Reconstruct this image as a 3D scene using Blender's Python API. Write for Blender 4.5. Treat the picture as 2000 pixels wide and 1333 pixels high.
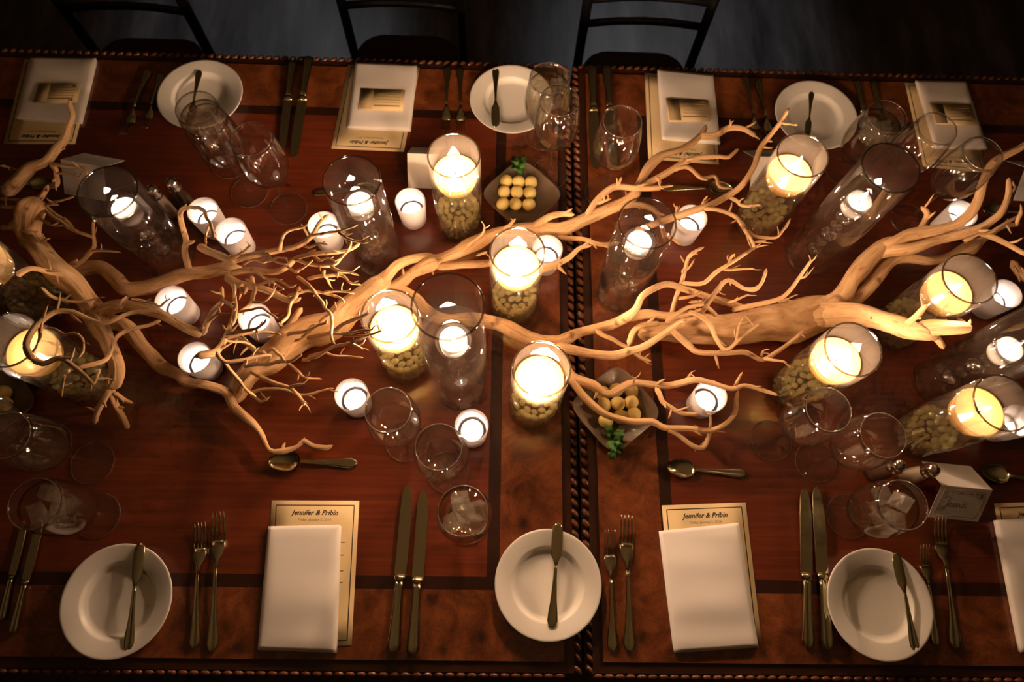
import bpy, math, random
from math import sin, cos, pi, radians, sqrt, atan2
from mathutils import Vector, Matrix, noise

scene = bpy.context.scene
for o in list(bpy.data.objects):
    bpy.data.objects.remove(o)
COL = scene.collection
random.seed(7)

# ------------------------------------------------------------------ camera
# a standing photographer leaning over the near edge of the table; table top is z = 0
FPX, TILT, ROLL, CAM_H, YAW = 1355.5, 0.34602, 0.078575, 1.165, radians(3.6)
def _yaw(v): return Vector((v[0]*cos(YAW)+v[1]*sin(YAW), -v[0]*sin(YAW)+v[1]*cos(YAW), v[2]))
_d = Vector((0, sin(TILT), -cos(TILT))); _u = Vector((0, cos(TILT), sin(TILT))); _r = Vector((1, 0, 0))
_r, _u = cos(ROLL)*_r+sin(ROLL)*_u, -sin(ROLL)*_r+cos(ROLL)*_u
CR, CU, CD = _yaw(_r), _yaw(_u), _yaw(_d)
CPOS = Vector((0, 0, CAM_H))
cam_data = bpy.data.cameras.new('camera')
cam = bpy.data.objects.new('camera', cam_data); COL.objects.link(cam)
m = Matrix((CR, CU, -CD)).transposed().to_4x4(); m.translation = CPOS
cam.matrix_world = m
cam_data.sensor_width = 36.0; cam_data.lens = FPX/2000*36.0
cam_data.clip_start = 0.02
cam_data.dof.use_dof = True; cam_data.dof.focus_distance = 0.98; cam_data.dof.aperture_fstop = 5.6
scene.camera = cam
def at(px, py, z=0.0):
    v = CD+CR*((px-1000)/FPX)+CU*((666.5-py)/FPX)
    return CPOS+v*((z-CAM_H)/v.z)
def mpp(px, py, z=0.0):              # metres per pixel at that point
    return (at(px, py, z)-CPOS).dot(CD)/FPX

# ------------------------------------------------------------------ world, room light, exposure
w = bpy.data.worlds.new('world'); scene.world = w; w.use_nodes = True
w.node_tree.nodes['Background'].inputs[0].default_value = (0.55, 0.62, 0.75, 1)
w.node_tree.nodes['Background'].inputs[1].default_value = 0.006
def spot(name, loc, target, watts, col, size, blend=0.8, rad=0.08):
    l = bpy.data.lights.new(name, 'SPOT'); l.energy = watts; l.color = col; l.spot_size = radians(size); l.spot_blend = blend; l.shadow_soft_size = rad
    o = bpy.data.objects.new(name, l); COL.objects.link(o); o.location = loc
    o.rotation_euler = (Vector(target)-Vector(loc)).to_track_quat('-Z', 'Y').to_euler()
    return o
spot('ceiling_spotlight', (0.75, 3.6, 1.95), at(1330, 60, -0.75), 52, (0.90, 0.94, 1.0), 24, 1.0)
spot('ceiling_spotlight', (-1.0, 3.6, 1.95), at(500, 70, -0.75), 44, (0.90, 0.94, 1.0), 22, 1.0)
vs = scene.view_settings
vs.view_transform = 'Standard'; vs.look = 'None'; vs.exposure = 0.0; vs.gamma = 1.0; vs.use_curve_mapping = False
scene.cycles.use_denoising = True; scene.cycles.use_light_tree = False
scene.cycles.transparent_max_bounces = 26
scene.cycles.max_bounces = 7; scene.cycles.diffuse_bounces = 3; scene.cycles.glossy_bounces = 3; scene.cycles.transmission_bounces = 4
scene.cycles.use_adaptive_sampling = True; scene.cycles.adaptive_threshold = 0.05; scene.cycles.adaptive_min_samples = 12
scene.cycles.sample_clamp_indirect = 6.0
FLAME = 1500.0
LIGHT = (1.0, 0.635, 0.40)

# ------------------------------------------------------------------ helpers
def link(name, data=None, parent=None):
    o = bpy.data.objects.new(name, data); COL.objects.link(o)
    if parent is not None: o.parent = parent
    return o
def tag(o, label=None, cat=None, group=None, kind=None):
    if label: o['label'] = label
    if cat: o['category'] = cat
    if group: o['group'] = group
    if kind: o['kind'] = kind
    return o
def thing(name, label, cat, loc=(0, 0, 0), rz=0.0, group=None):
    o = link(name); o.location = loc; o.rotation_euler = (0, 0, rz); o.empty_display_size = 0.02
    return tag(o, label, cat, group)
def me(verts, faces, mat=None, smooth=True):
    md = bpy.data.meshes.new('mesh'); md.from_pydata([tuple(v) for v in verts], [], faces); md.update()
    if smooth: md.polygons.foreach_set('use_smooth', [True]*len(md.polygons))
    if mat is not None: md.materials.append(mat)
    return md
def part(name, md, parent, loc=None, rz=None, kind=None, label=None):
    md.name = name
    o = link(name, md, parent)
    if loc is not None: o.location = loc
    if rz is not None: o.rotation_euler = (0, 0, rz)
    if kind: o['kind'] = kind
    if label: o['label'] = label
    return o
_cache = {}
def cached(key, fn):
    if key not in _cache: _cache[key] = fn()
    return _cache[key]
def lathe(prof, mat, n=40, closed=False, smooth=True):
    V, F = [], []
    for (r, z) in prof:
        for i in range(n):
            a = 2*pi*i/n; V.append((r*cos(a), r*sin(a), z))
    k = len(prof)
    for j in range(k if closed else k-1):
        j2 = (j+1) % k
        for i in range(n):
            i2 = (i+1) % n
            F.append((j*n+i, j*n+i2, j2*n+i2, j2*n+i))
    return me(V, F, mat, smooth)
def box(x0, x1, y0, y1, z0, z1, mat, bev=0.0):
    if bev <= 0:
        V = [(x, y, z) for z in (z0, z1) for y in (y0, y1) for x in (x0, x1)]
        return me(V, [(0, 2, 3, 1), (4, 5, 7, 6), (0, 1, 5, 4), (2, 6, 7, 3), (0, 4, 6, 2), (1, 3, 7, 5)], mat, False)
    b = bev
    pts = [(x0+b, y0), (x1-b, y0), (x1, y0+b), (x1, y1-b), (x1-b, y1), (x0+b, y1), (x0, y1-b), (x0, y0+b)]
    ins = lambda p: (min(max(p[0], x0+b), x1-b), min(max(p[1], y0+b), y1-b))
    V = [(*ins(p), z0) for p in pts]+[(p[0], p[1], z0+b) for p in pts]+[(p[0], p[1], z1-b) for p in pts]+[(*ins(p), z1) for p in pts]
    F = [tuple(range(7, -1, -1)), tuple(range(24, 32))]
    for j in range(3):
        for i in range(8): F.append((j*8+i, j*8+(i+1) % 8, (j+1)*8+(i+1) % 8, (j+1)*8+i))
    return me(V, F, mat, False)
def prism(pts, z0, z1, mat, smooth=False):
    n = len(pts)
    V = [(p[0], p[1], z0) for p in pts]+[(p[0], p[1], z1) for p in pts]
    F = [tuple(range(n-1, -1, -1)), tuple(range(n, 2*n))]+[(i, (i+1) % n, n+(i+1) % n, n+i) for i in range(n)]
    return me(V, F, mat, smooth)
def sweep(path, mat, n=8, up=Vector((0, 0, 1)), power=1.0):
    """path: list of (Vector, half width, half thickness); elliptical section, closed ends"""
    V, F = [], []
    k = len(path)
    for j in range(k):
        t = (path[min(j+1, k-1)][0]-path[max(j-1, 0)][0]).normalized()
        s = t.cross(up)
        if s.length < 1e-4: s = Vector((1, 0, 0))
        s.normalize(); u2 = s.cross(t)
        for i in range(n):
            a = 2*pi*i/n
            fl_ = 1-power*(0.55*math.exp(-(cos(a)/0.30)**2)-0.25*math.exp(-((abs(cos(a))-.72)/.2)**2)) if power < 1 else 1
            V.append(path[j][0]+s*(path[j][1]*cos(a))+u2*(path[j][2]*sin(a)*fl_))
    for j in range(k-1):
        for i in range(n): F.append((j*n+i, j*n+(i+1) % n, (j+1)*n+(i+1) % n, (j+1)*n+i))
    F.append(tuple(range(n-1, -1, -1))); F.append(tuple(range((k-1)*n, k*n)))
    return V, F
def sweep_me(path, mat, n=8, flute=1.0): return me(*sweep(path, mat, n, power=flute), mat)
def joined(pieces, mat, smooth=True):
    V, F = [], []
    for v, f in pieces:
        b = len(V); V += list(v); F += [tuple(i+b for i in q) for q in f]
    return me(V, F, mat, smooth)
def ball(rx, ry, rz, mat=None, n=10, k=7, c=(0, 0, 0), raw=False, rot=None, jit=0):
    V, F = [], []
    for j in range(1, k):
        ph = pi*j/k
        for i in range(n):
            a = 2*pi*i/n
            V.append(Vector((rx*sin(ph)*cos(a), ry*sin(ph)*sin(a), rz*cos(ph))))
    V.append(Vector((0, 0, rz))); V.append(Vector((0, 0, -rz)))
    for j in range(k-2):
        for i in range(n): F.append((j*n+i, (j+1)*n+i, (j+1)*n+(i+1) % n, j*n+(i+1) % n))
    T, B = len(V)-2, len(V)-1
    for i in range(n):
        F.append((T, i, (i+1) % n)); F.append((B, (k-2)*n+(i+1) % n, (k-2)*n+i))
    if rot is not None: V = [rot @ v for v in V]
    if jit: V = [v*(1+jit*noise.noise(v*90+Vector(c)*50)) for v in V]
    V = [v+Vector(c) for v in V]
    return (V, F) if raw else me(V, F, mat)

# ------------------------------------------------------------------ materials
def mat(name):
    mt = bpy.data.materials.new(name); mt.use_nodes = True
    nt = mt.node_tree; nt.nodes.clear()
    return mt, nt, nt.nodes.new('ShaderNodeOutputMaterial')
def principled(name, col, rough=0.5, metal=0.0, spec=0.5, coat=0.0, sss=0.0, sss_r=(1, .5, .25), sss_s=0.01, trans=0):
    mt, nt, out = mat(name)
    p = nt.nodes.new('ShaderNodeBsdfPrincipled'); nt.links.new(p.outputs[0], out.inputs[0])
    p.inputs['Base Color'].default_value = (*col, 1); p.inputs['Roughness'].default_value = rough
    p.inputs['Metallic'].default_value = metal; p.inputs['Specular IOR Level'].default_value = spec
    p.inputs['Coat Weight'].default_value = coat; p.inputs['Coat Roughness'].default_value = 0.12
    if sss:
        p.inputs['Subsurface Weight'].default_value = sss
        p.inputs['Subsurface Radius'].default_value = sss_r; p.inputs['Subsurface Scale'].default_value = sss_s
    return mt, nt, p
def ramp(nt, src, stops):
    r = nt.nodes.new('ShaderNodeValToRGB'); nt.links.new(src, r.inputs[0])
    e = r.color_ramp.elements
    while len(e) < len(stops): e.new(0.5)
    for q, (pos, c) in zip(e, stops): q.position = pos; q.color = (*c, 1)
    return r.outputs[0]
def tex(nt, kind, scale=(1, 1, 1), rot=(0, 0, 0), **kw):
    tc = nt.nodes.new('ShaderNodeTexCoord'); mp = nt.nodes.new('ShaderNodeMapping')
    nt.links.new(tc.outputs['Object'], mp.inputs[0]); mp.inputs['Scale'].default_value = scale; mp.inputs['Rotation'].default_value = rot
    t = nt.nodes.new(kind); nt.links.new(mp.outputs[0], t.inputs['Vector'])
    for k, v in kw.items(): t.inputs[k].default_value = v
    return t
def mixc(nt, a, b, fac, mode='MIX'):
    x = nt.nodes.new('ShaderNodeMix'); x.data_type = 'RGBA'; x.blend_type = mode
    for s, v in ((0, fac), (6, a), (7, b)):
        if isinstance(v, (int, float)): x.inputs[s].default_value = v
        elif isinstance(v, tuple): x.inputs[s].default_value = (*v, 1)
        else: nt.links.new(v, x.inputs[s])
    return x.outputs[2]
def bump(nt, p, h, strength=0.2, dist=0.002):
    b = nt.nodes.new('ShaderNodeBump'); b.inputs['Strength'].default_value = strength; b.inputs['Distance'].default_value = dist
    nt.links.new(h, b.inputs['Height']); nt.links.new(b.outputs[0], p.inputs['Normal'])

def wood_field(name, along_x=True):
    mt, nt, p = principled(name, (0.2, 0.05, 0.02), 0.30, spec=0.5, coat=1.0)
    p.inputs['Coat Roughness'].default_value = 0.24
    sc = (5, 110, 40) if along_x else (110, 5, 40)
    g = tex(nt, 'ShaderNodeTexNoise', sc, Scale=1.0, Detail=6.0, Roughness=0.6, Distortion=0.4)
    g2 = tex(nt, 'ShaderNodeTexNoise', (3, 9, 3) if along_x else (9, 3, 3), Scale=1.0, Detail=3.0)
    c = ramp(nt, g.outputs[0], [(0.28, (0.100, 0.016, 0.005)), (0.55, (0.165, 0.029, 0.008)), (0.8, (0.23, 0.047, 0.013))])
    c2 = ramp(nt, g2.outputs[0], [(0.3, (0.75, 0.7, 0.68)), (0.7, (1.1, 1.06, 1.0))])
    nt.links.new(mixc(nt, c, c2, 1.0, 'MULTIPLY'), p.inputs['Base Color'])
    bump(nt, p, g.outputs[0], 0.08, 0.0006)
    return mt
def wood_burl():
    mt, nt, p = principled('burl_veneer', (0.25, 0.08, 0.03), 0.3, spec=0.5, coat=1.0)
    p.inputs['Coat Roughness'].default_value = 0.24
    n1 = tex(nt, 'ShaderNodeTexNoise', (1, 1, 1), Scale=16.0, Detail=7.0, Roughness=0.62, Distortion=1.6)
    v = tex(nt, 'ShaderNodeTexVoronoi', (1, 1, 1), Scale=17.0)
    n2 = tex(nt, 'ShaderNodeTexNoise', (1, 1, 1), Scale=130.0, Detail=4.0, Distortion=2.0)
    c = ramp(nt, n1.outputs[0], [(0.3, (0.085, 0.018, 0.005)), (0.5, (0.19, 0.048, 0.012)), (0.72, (0.31, 0.090, 0.024))])
    eyes = ramp(nt, v.outputs['Distance'], [(0.05, (0.12, 0.08, 0.06)), (0.22, (0.85, 0.82, 0.8)), (0.5, (1, 1, 1))])
    sp = ramp(nt, n2.outputs[0], [(0.33, (0.55, 0.5, 0.45)), (0.5, (1, 1, 1))])
    nt.links.new(mixc(nt, mixc(nt, c, eyes, 0.8, 'MULTIPLY'), sp, 0.7, 'MULTIPLY'), p.inputs['Base Color'])
    return mt
def driftwood():
    mt, nt, p = principled('driftwood', (0.6, 0.36, 0.17), 0.62, spec=0.25)
    uv = nt.nodes.new('ShaderNodeUVMap'); uv.uv_map = 'grain'
    mp = nt.nodes.new('ShaderNodeMapping'); mp.inputs['Scale'].default_value = (13, 24, 1); nt.links.new(uv.outputs[0], mp.inputs[0])
    n1 = nt.nodes.new('ShaderNodeTexNoise'); n1.inputs['Scale'].default_value = 1.0; n1.inputs['Detail'].default_value = 5.0; n1.inputs['Roughness'].default_value = 0.62; n1.inputs['Distortion'].default_value = 0.7
    nt.links.new(mp.outputs[0], n1.inputs['Vector'])
    n2 = tex(nt, 'ShaderNodeTexNoise', (1, 1, 1), Scale=30.0, Detail=2.0)
    c = ramp(nt, n1.outputs[0], [(0.27, (0.36, 0.175, 0.070)), (0.43, (0.60, 0.355, 0.165)), (0.62, (0.72, 0.46, 0.235)), (0.8, (0.82, 0.57, 0.33))])
    k = ramp(nt, n2.outputs[0], [(0.26, (0.30, 0.22, 0.16)), (0.34, (1, 1, 1))])
    nt.links.new(mixc(nt, c, k, 0.8, 'MULTIPLY'), p.inputs['Base Color'])
    bump(nt, p, n1.outputs[0], 0.7, 0.004)
    return mt
def glass(name, tint=(0.993, 0.993, 0.99), edge=(0.82, 0.80, 0.76), refl=0.055, rough=0.03, gain=1.0, haze=0.0):
    mt, nt, out = mat(name)
    lw = nt.nodes.new('ShaderNodeLayerWeight'); lw.inputs[0].default_value = 0.5
    pw = nt.nodes.new('ShaderNodeMath'); pw.operation = 'POWER'; pw.inputs[1].default_value = 4.0; nt.links.new(lw.outputs['Facing'], pw.inputs[0])
    ma = nt.nodes.new('ShaderNodeMath'); ma.operation = 'MULTIPLY_ADD'; ma.inputs[1].default_value = 0.85*gain; ma.inputs[2].default_value = refl; ma.use_clamp = True
    nt.links.new(pw.outputs[0], ma.inputs[0])
    tr = nt.nodes.new('ShaderNodeBsdfTransparent'); gl = nt.nodes.new('ShaderNodeBsdfGlossy'); gl.inputs['Roughness'].default_value = rough
    nt.links.new(ramp(nt, lw.outputs['Facing'], [(0.0, tint), (0.72, tint), (1.0, edge)]), tr.inputs[0])
    mx = nt.nodes.new('ShaderNodeMixShader'); nt.links.new(ma.outputs[0], mx.inputs[0]); nt.links.new(tr.outputs[0], mx.inputs[1]); nt.links.new(gl.outputs[0], mx.inputs[2])
    last = mx
    if haze:                          # peach veil put into the glass in place of reflected candle glow
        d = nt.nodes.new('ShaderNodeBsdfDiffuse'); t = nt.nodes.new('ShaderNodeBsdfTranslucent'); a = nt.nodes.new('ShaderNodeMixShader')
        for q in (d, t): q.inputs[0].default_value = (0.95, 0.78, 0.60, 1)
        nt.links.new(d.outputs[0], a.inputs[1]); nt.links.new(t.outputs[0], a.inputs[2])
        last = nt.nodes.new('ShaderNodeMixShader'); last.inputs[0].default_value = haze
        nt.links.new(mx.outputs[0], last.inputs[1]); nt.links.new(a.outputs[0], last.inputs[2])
    nt.links.new(last.outputs[0], out.inputs[0])
    return mt
def milky(name, col, thru, clear=0.0, clear_col=(1, 1, 1), gloss=0.05, bumped=False):
    """frosted / translucent body: diffuse + translucent (+ clear) with a thin gloss"""
    mt, nt, out = mat(name)
    d = nt.nodes.new('ShaderNodeBsdfDiffuse'); d.inputs[0].default_value = (*col, 1)
    t = nt.nodes.new('ShaderNodeBsdfTranslucent'); t.inputs[0].default_value = (*col, 1)
    x = nt.nodes.new('ShaderNodeMixShader'); x.inputs[0].default_value = thru
    nt.links.new(d.outputs[0], x.inputs[1]); nt.links.new(t.outputs[0], x.inputs[2]); last = x
    if clear:
        tr = nt.nodes.new('ShaderNodeBsdfTransparent'); tr.inputs[0].default_value = (*clear_col, 1)
        y = nt.nodes.new('ShaderNodeMixShader'); y.inputs[0].default_value = clear
        nt.links.new(last.outputs[0], y.inputs[1]); nt.links.new(tr.outputs[0], y.inputs[2]); last = y
    if gloss:
        g = nt.nodes.new('ShaderNodeBsdfGlossy'); g.inputs['Roughness'].default_value = 0.12
        y = nt.nodes.new('ShaderNodeMixShader'); y.inputs[0].default_value = gloss
        nt.links.new(last.outputs[0], y.inputs[1]); nt.links.new(g.outputs[0], y.inputs[2]); last = y
        if bumped:
            n = tex(nt, 'ShaderNodeTexWave', (1, 1, 1), Scale=160.0, Distortion=1.0)
            b = nt.nodes.new('ShaderNodeBump'); b.inputs['Strength'].default_value = 0.6; b.inputs['Distance'].default_value = 0.001
            nt.links.new(n.outputs[1], b.inputs['Height'])
            for nd in (d, g): nt.links.new(b.outputs[0], nd.inputs['Normal'])
    nt.links.new(last.outputs[0], out.inputs[0])
    return mt
def emit(name, col, s):
    mt, nt, out = mat(name)
    e = nt.nodes.new('ShaderNodeEmission'); e.inputs[0].default_value = (*col, 1); e.inputs[1].default_value = s
    nt.links.new(e.outputs[0], out.inputs[0]); return mt
def plain(*a, **k): return principled(*a, **k)[0]
def cloth():
    mt, nt, p = principled('napkin_linen', (0.86, 0.80, 0.74), 0.8, spec=0.2)
    n = tex(nt, 'ShaderNodeTexNoise', (1, 1, 1), Scale=14.0, Detail=1.0)
    bump(nt, p, n.outputs[0], 0.15, 0.004); return mt
def floor_mat():
    mt, nt, p = principled('floor_boards', (0.1, 0.1, 0.1), 0.4, spec=0.4)
    n = tex(nt, 'ShaderNodeTexNoise', (6, 1.2, 1), Scale=1.6, Detail=5.0, Roughness=0.65)
    nt.links.new(ramp(nt, n.outputs[0], [(0.3, (0.03, 0.026, 0.026)), (0.55, (0.13, 0.12, 0.125)), (0.75, (0.26, 0.25, 0.26))]), p.inputs['Base Color'])
    return mt

M_FIELD = wood_field('cherry_veneer'); M_BURL = wood_burl(); M_DRIFT = driftwood()
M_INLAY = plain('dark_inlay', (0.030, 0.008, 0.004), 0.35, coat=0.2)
M_MOULD = plain('dark_moulding', (0.045, 0.014, 0.007), 0.3, coat=0.3)
M_BEAD = plain('carved_bead', (0.14, 0.045, 0.016), 0.3, coat=0.3)
M_UNDER = plain('table_underframe', (0.05, 0.017, 0.008), 0.5)
M_GLASS = glass('clear_glass', (0.997, 0.996, 0.994), (0.90, 0.88, 0.84), 0.045, 0.03, 0.95, 0.0055); M_FOOT = glass('foot_glass', (0.998, 0.997, 0.995), (0.95, 0.93, 0.9), 0.03, 0.05, 0.6, 0.006); M_VASE = glass('glow_haze_vase_glass', refl=0.07, haze=0.013); M_FINERIM = glass('fine_rim', (0.93, 0.91, 0.88), (0.62, 0.59, 0.55), 0.22, 0.08, 1.0, 0.05); M_RIM = glass('glass_rim', (0.62, 0.57, 0.48), (0.12, 0.10, 0.07), 0.16, 0.05)  # haze values paint a faint candle glow into the glass
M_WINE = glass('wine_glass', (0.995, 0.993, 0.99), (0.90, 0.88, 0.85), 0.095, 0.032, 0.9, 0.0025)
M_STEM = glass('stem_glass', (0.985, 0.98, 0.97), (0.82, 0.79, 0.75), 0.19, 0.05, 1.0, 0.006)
M_WATER = glass('water', (0.93, 0.90, 0.80), (0.70, 0.62, 0.45), 0.03, 0.02, 0.7)
M_ICE = milky('ice', (0.8, 0.8, 0.78), 0.5, 0.945, (0.985, 0.985, 0.985), 0.11)
M_GEM = milky('pale_glass_gems', (0.94, 0.93, 0.64), 0.5, 0.5, (0.99, 0.99, 0.9), 0.16)
M_FROST = milky('frosted_glass', (0.90, 0.84, 0.81), 0.45, 0.0, gloss=0.03)
M_WAX = milky('cream_wax', (0.46, 0.31, 0.12), 0.58, 0.30, (1.0, 0.88, 0.60), 0.015)
M_WAXW = milky('white_wax', (0.95, 0.92, 0.88), 0.42, gloss=0.02)
M_WICK = plain('wick', (0.02, 0.015, 0.01), 0.9)
M_FLAME = emit('flame', LIGHT, FLAME)
M_FLAME2 = emit('small_flame', (1.0, 0.80, 0.62), FLAME*0.085)
M_FLAME3 = emit('tealight_flame', (1.0, 0.80, 0.66), FLAME*0.11)
M_CHINA = plain('white_china', (0.80, 0.76, 0.69), 0.30, spec=0.4)
M_SILVER = plain('silver', (0.70, 0.66, 0.44), 0.14, 1.0)
M_CHROME = plain('chrome', (0.85, 0.83, 0.8), 0.1, 1.0)
M_LINEN = cloth()
M_CARD = plain('cream_card', (0.78, 0.60, 0.33), 0.75, spec=0.2)
M_WHITE = plain('white_card', (0.86, 0.81, 0.76), 0.7, spec=0.2)
M_TAN = plain('tan_shade_print', (0.40, 0.29, 0.15), 0.7, spec=0.2)  # painted shade on the small cards, also used for printed lines
M_INK = plain('ink', (0.018, 0.014, 0.012), 0.8)
M_GREYINK = plain('grey_ink', (0.2, 0.15, 0.1), 0.8)
M_BUTTER = plain('butter', (0.86, 0.66, 0.22), 0.42)
M_LEAF = plain('parsley_leaf', (0.06, 0.19, 0.018), 0.5)
M_DISH = milky('smoky_textured_glass', (0.42, 0.32, 0.23), 0.3, 0.40, (0.72, 0.62, 0.5), 0.12, True)
M_SALT = plain('salt', (0.72, 0.64, 0.48), 0.9)
M_PEPPER = plain('pepper', (0.10, 0.06, 0.03), 0.9)
M_CHAIR = plain('black_chair_wood', (0.012, 0.010, 0.010), 0.4)
M_SEAT = plain('brown_leather', (0.05, 0.014, 0.008), 0.5)

# ------------------------------------------------------------------ setting
fl = tag(link('floor', box(-4, 4, -2, 5, -0.80, -0.75, floor_mat())), 'dark scuffed floor under the chairs', kind='structure')

def wall(name, a, label): tag(link(name, box(*a, M_WALL)), label, kind='structure')
M_WALL = plain('brown_plaster', (0.20, 0.15, 0.11), 0.9, spec=0.1); M_CEIL = plain('ceiling_plaster', (0.55, 0.46, 0.30), 0.9, spec=0.1)
wall('wall_back', (-4, 4, 5, 5.1, -0.75, 2.0), 'dark plaster wall at the back of the room')
wall('wall_front', (-4, 4, -2.1, -2, -0.75, 2.0), 'dark plaster wall behind the camera')
wall('wall_left', (-4.1, -4, -2, 5, -0.75, 2.0), 'dark plaster wall at the left of the room')
wall('wall_right', (4, 4.1, -2, 5, -0.75, 2.0), 'dark plaster wall at the right of the room')
tag(link('ceiling', box(-4, 4, -2, 5, 2.0, 2.1, M_CEIL)), 'pale plaster ceiling over the tables', kind='structure')
# ------------------------------------------------------------------ tables
Y0, Y1 = -0.118, 1.030            # near and far edges
def bead_mesh():
    R_ = Matrix.Rotation(radians(38), 3, 'Z')
    return ball(0.0050, 0.0098, 0.0062, M_BEAD, 8, 5, rot=R_)
def make_table(x0, x1, seam_side, label):
    t = thing('dining_table', label, 'table', ((x0+x1)/2, (Y0+Y1)/2, -0.75))
    cx, cy = (x0+x1)/2, (Y0+Y1)/2
    L = lambda x, y: (x-cx, y-cy)
    T = 0.75
    mo, bo, ins = 0.016, 0.118, 0.020          # moulding, border, inlay widths
    def frame(a, b, name, mt, z1, z0):
        X0, X1, YY0, YY1 = x0+a, x1-a, Y0+a, Y1-a; g = b-a
        for q in ([(X0, YY0), (X1, YY0), (X1-g, YY0+g), (X0+g, YY0+g)], [(X1, YY0), (X1, YY1), (X1-g, YY1-g), (X1-g, YY0+g)],
                  [(X1, YY1), (X0, YY1), (X0+g, YY1-g), (X1-g, YY1-g)], [(X0, YY1), (X0, YY0), (X0+g, YY0+g), (X0+g, YY1-g)]):
            part(name, prism([L(*p) for p in q], T+z0, T+z1, mt), t)
    frame(0.0, mo-0.005, 'moulding', M_MOULD, -0.003, -0.03)
    frame(mo-0.005, mo, 'bead_strip', M_INLAY, -0.0025, -0.03)
    frame(mo, bo, 'border_panel', M_BURL, 0.0, -0.012)
    frame(bo, bo+ins, 'inlay_strip', M_INLAY, -0.0002, -0.012)
    a = bo+ins
    part('field_panel', box(*(L(x0+a, 0)[0], L(x1-a, 0)[0]), *(L(0, Y0+a)[1], L(0, Y1-a)[1]), T-0.012, T, M_FIELD), t)
    e0, e1 = (.012, -.012) if seam_side > 0 else (-.012, .012)  # near-black slab carried under the seam beads to keep the gap dark
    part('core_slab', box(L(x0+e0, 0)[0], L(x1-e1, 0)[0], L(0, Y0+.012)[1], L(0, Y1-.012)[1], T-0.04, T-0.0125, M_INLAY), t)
    part('apron', box(L(x0+.08, 0)[0], L(x1-.08, 0)[0], L(0, Y0+.08)[1], L(0, Y1-.08)[1], T-0.13, T-0.0402, M_UNDER), t)
    lg = me(*joined_leg(), M_UNDER)
    for lx in (x0+.12, x1-.12):
        for ly in (Y0+.12, Y1-.12): part('leg', lg, t, (*L(lx, ly), 0))
    bm_ = cached('bead', bead_mesh)
    xs = x1+0.0045 if seam_side > 0 else x0-0.0045
    n = int((Y1-Y0)/0.0168)
    for i in range(n+1):
        part('bead', bm_, t, (*L(xs, Y0+0.004+i*0.0168), T-0.0065))
    lo, hi = (max(x0, -1.10), x1) if seam_side > 0 else (x0, min(x1, 1.15))
    for i in range(int((hi-lo)/0.0168)):
        part('bead', bm_, t, (*L(lo+0.008+i*0.0168, Y1+0.0045), T-0.0065), rz=pi/2)
    pcs = []
    for i in range(int((x1-x0)/0.0168)):
        v, f = ball(0.0098, 0.0050, 0.0062, n=6, k=4, c=(*L(x0+0.008+i*0.0168, Y0-0.0045), T-0.0065), raw=True); pcs.append((v, f))
    part('near_edge_beading', joined(pcs, M_BEAD), t, kind='stuff')
    return t
def joined_leg():
    V, F = [], []
    prof = [(0.045, 0.62), (0.045, 0.50), (0.03, 0.48), (0.042, 0.44), (0.036, 0.2), (0.022, 0.06), (0.03, 0.03), (0.024, 0.0)]
    n = 12
    for r, z in prof:
        for i in range(n): V.append((r*cos(2*pi*i/n), r*sin(2*pi*i/n), z))
    for j in range(len(prof)-1):
        for i in range(n): F.append((j*n+i, j*n+(i+1) % n, (j+1)*n+(i+1) % n, (j+1)*n+i))
    F.append(tuple(range(n))); F.append(tuple(range((len(prof)-1)*n+n-1, (len(prof)-1)*n-1, -1)))
    return V, F
make_table(-1.70, 0.1285, 1, 'cherry dining table with burl border, left of the beaded seam')
make_table(0.1565, 1.98, -1, 'cherry dining table with burl border, right of the beaded seam')

# ------------------------------------------------------------------ chairs beyond the table
def chair(xc, y, w_, label):
    t = thing('dining_chair', label, 'chair', (xc, y, -0.75), group='chairs along the far side')
    hw = w_/2
    # seat: rounded rear corners
    pts = []
    rr = 0.07
    for cx_, a0 in ((hw-rr, 0), (-(hw-rr), pi/2)):
        for i in range(7):
            a = a0+pi/2*i/6; pts.append((cx_+rr*cos(a), 0.045-rr+rr*sin(a)))
    pts += [(-hw-0.03, -0.36), (hw+0.03, -0.36)]
    part('seat', prism(pts, 0.415, 0.455, M_SEAT), t)
    for s in (-1, 1):
        part('back_post', sweep_me([(Vector((s*(hw+0.012), 0.0, z)), 0.012, 0.016) for z in (0, .3, .6, .92)], M_CHAIR, 8), t)
        part('leg', sweep_me([(Vector((s*(hw+0.03), -0.33, z)), 0.014, 0.014) for z in (0, .2, .415)], M_CHAIR, 8), t)
    for z in (0.595, 0.668, 0.80, 0.90):
        part('back_rail', sweep_me([(Vector((x, 0.012*(1-(x/hw)**2), z)), 0.008, 0.010) for x in (-hw-.01, -hw/2, 0, hw/2, hw+.01)], M_CHAIR, 8), t)
    part('side_rail', sweep_me([(Vector((-hw-.012, 0, .22)), .008, .008), (Vector((-hw-.03, -.33, .22)), .008, .008)], M_CHAIR, 6), t)
    part('side_rail', sweep_me([(Vector((hw+.012, 0, .22)), .008, .008), (Vector((hw+.03, -.33, .22)), .008, .008)], M_CHAIR, 6), t)
    return t
chair(0.343, 1.300, 0.270, 'black rail-back chair behind the setting right of the table seam')
chair(-0.248, 1.334, 0.265, 'black rail-back chair behind the setting left of the table seam')
chair(-0.905, 1.300, 0.270, 'black rail-back chair at the back left, behind the bread plate')

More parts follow.
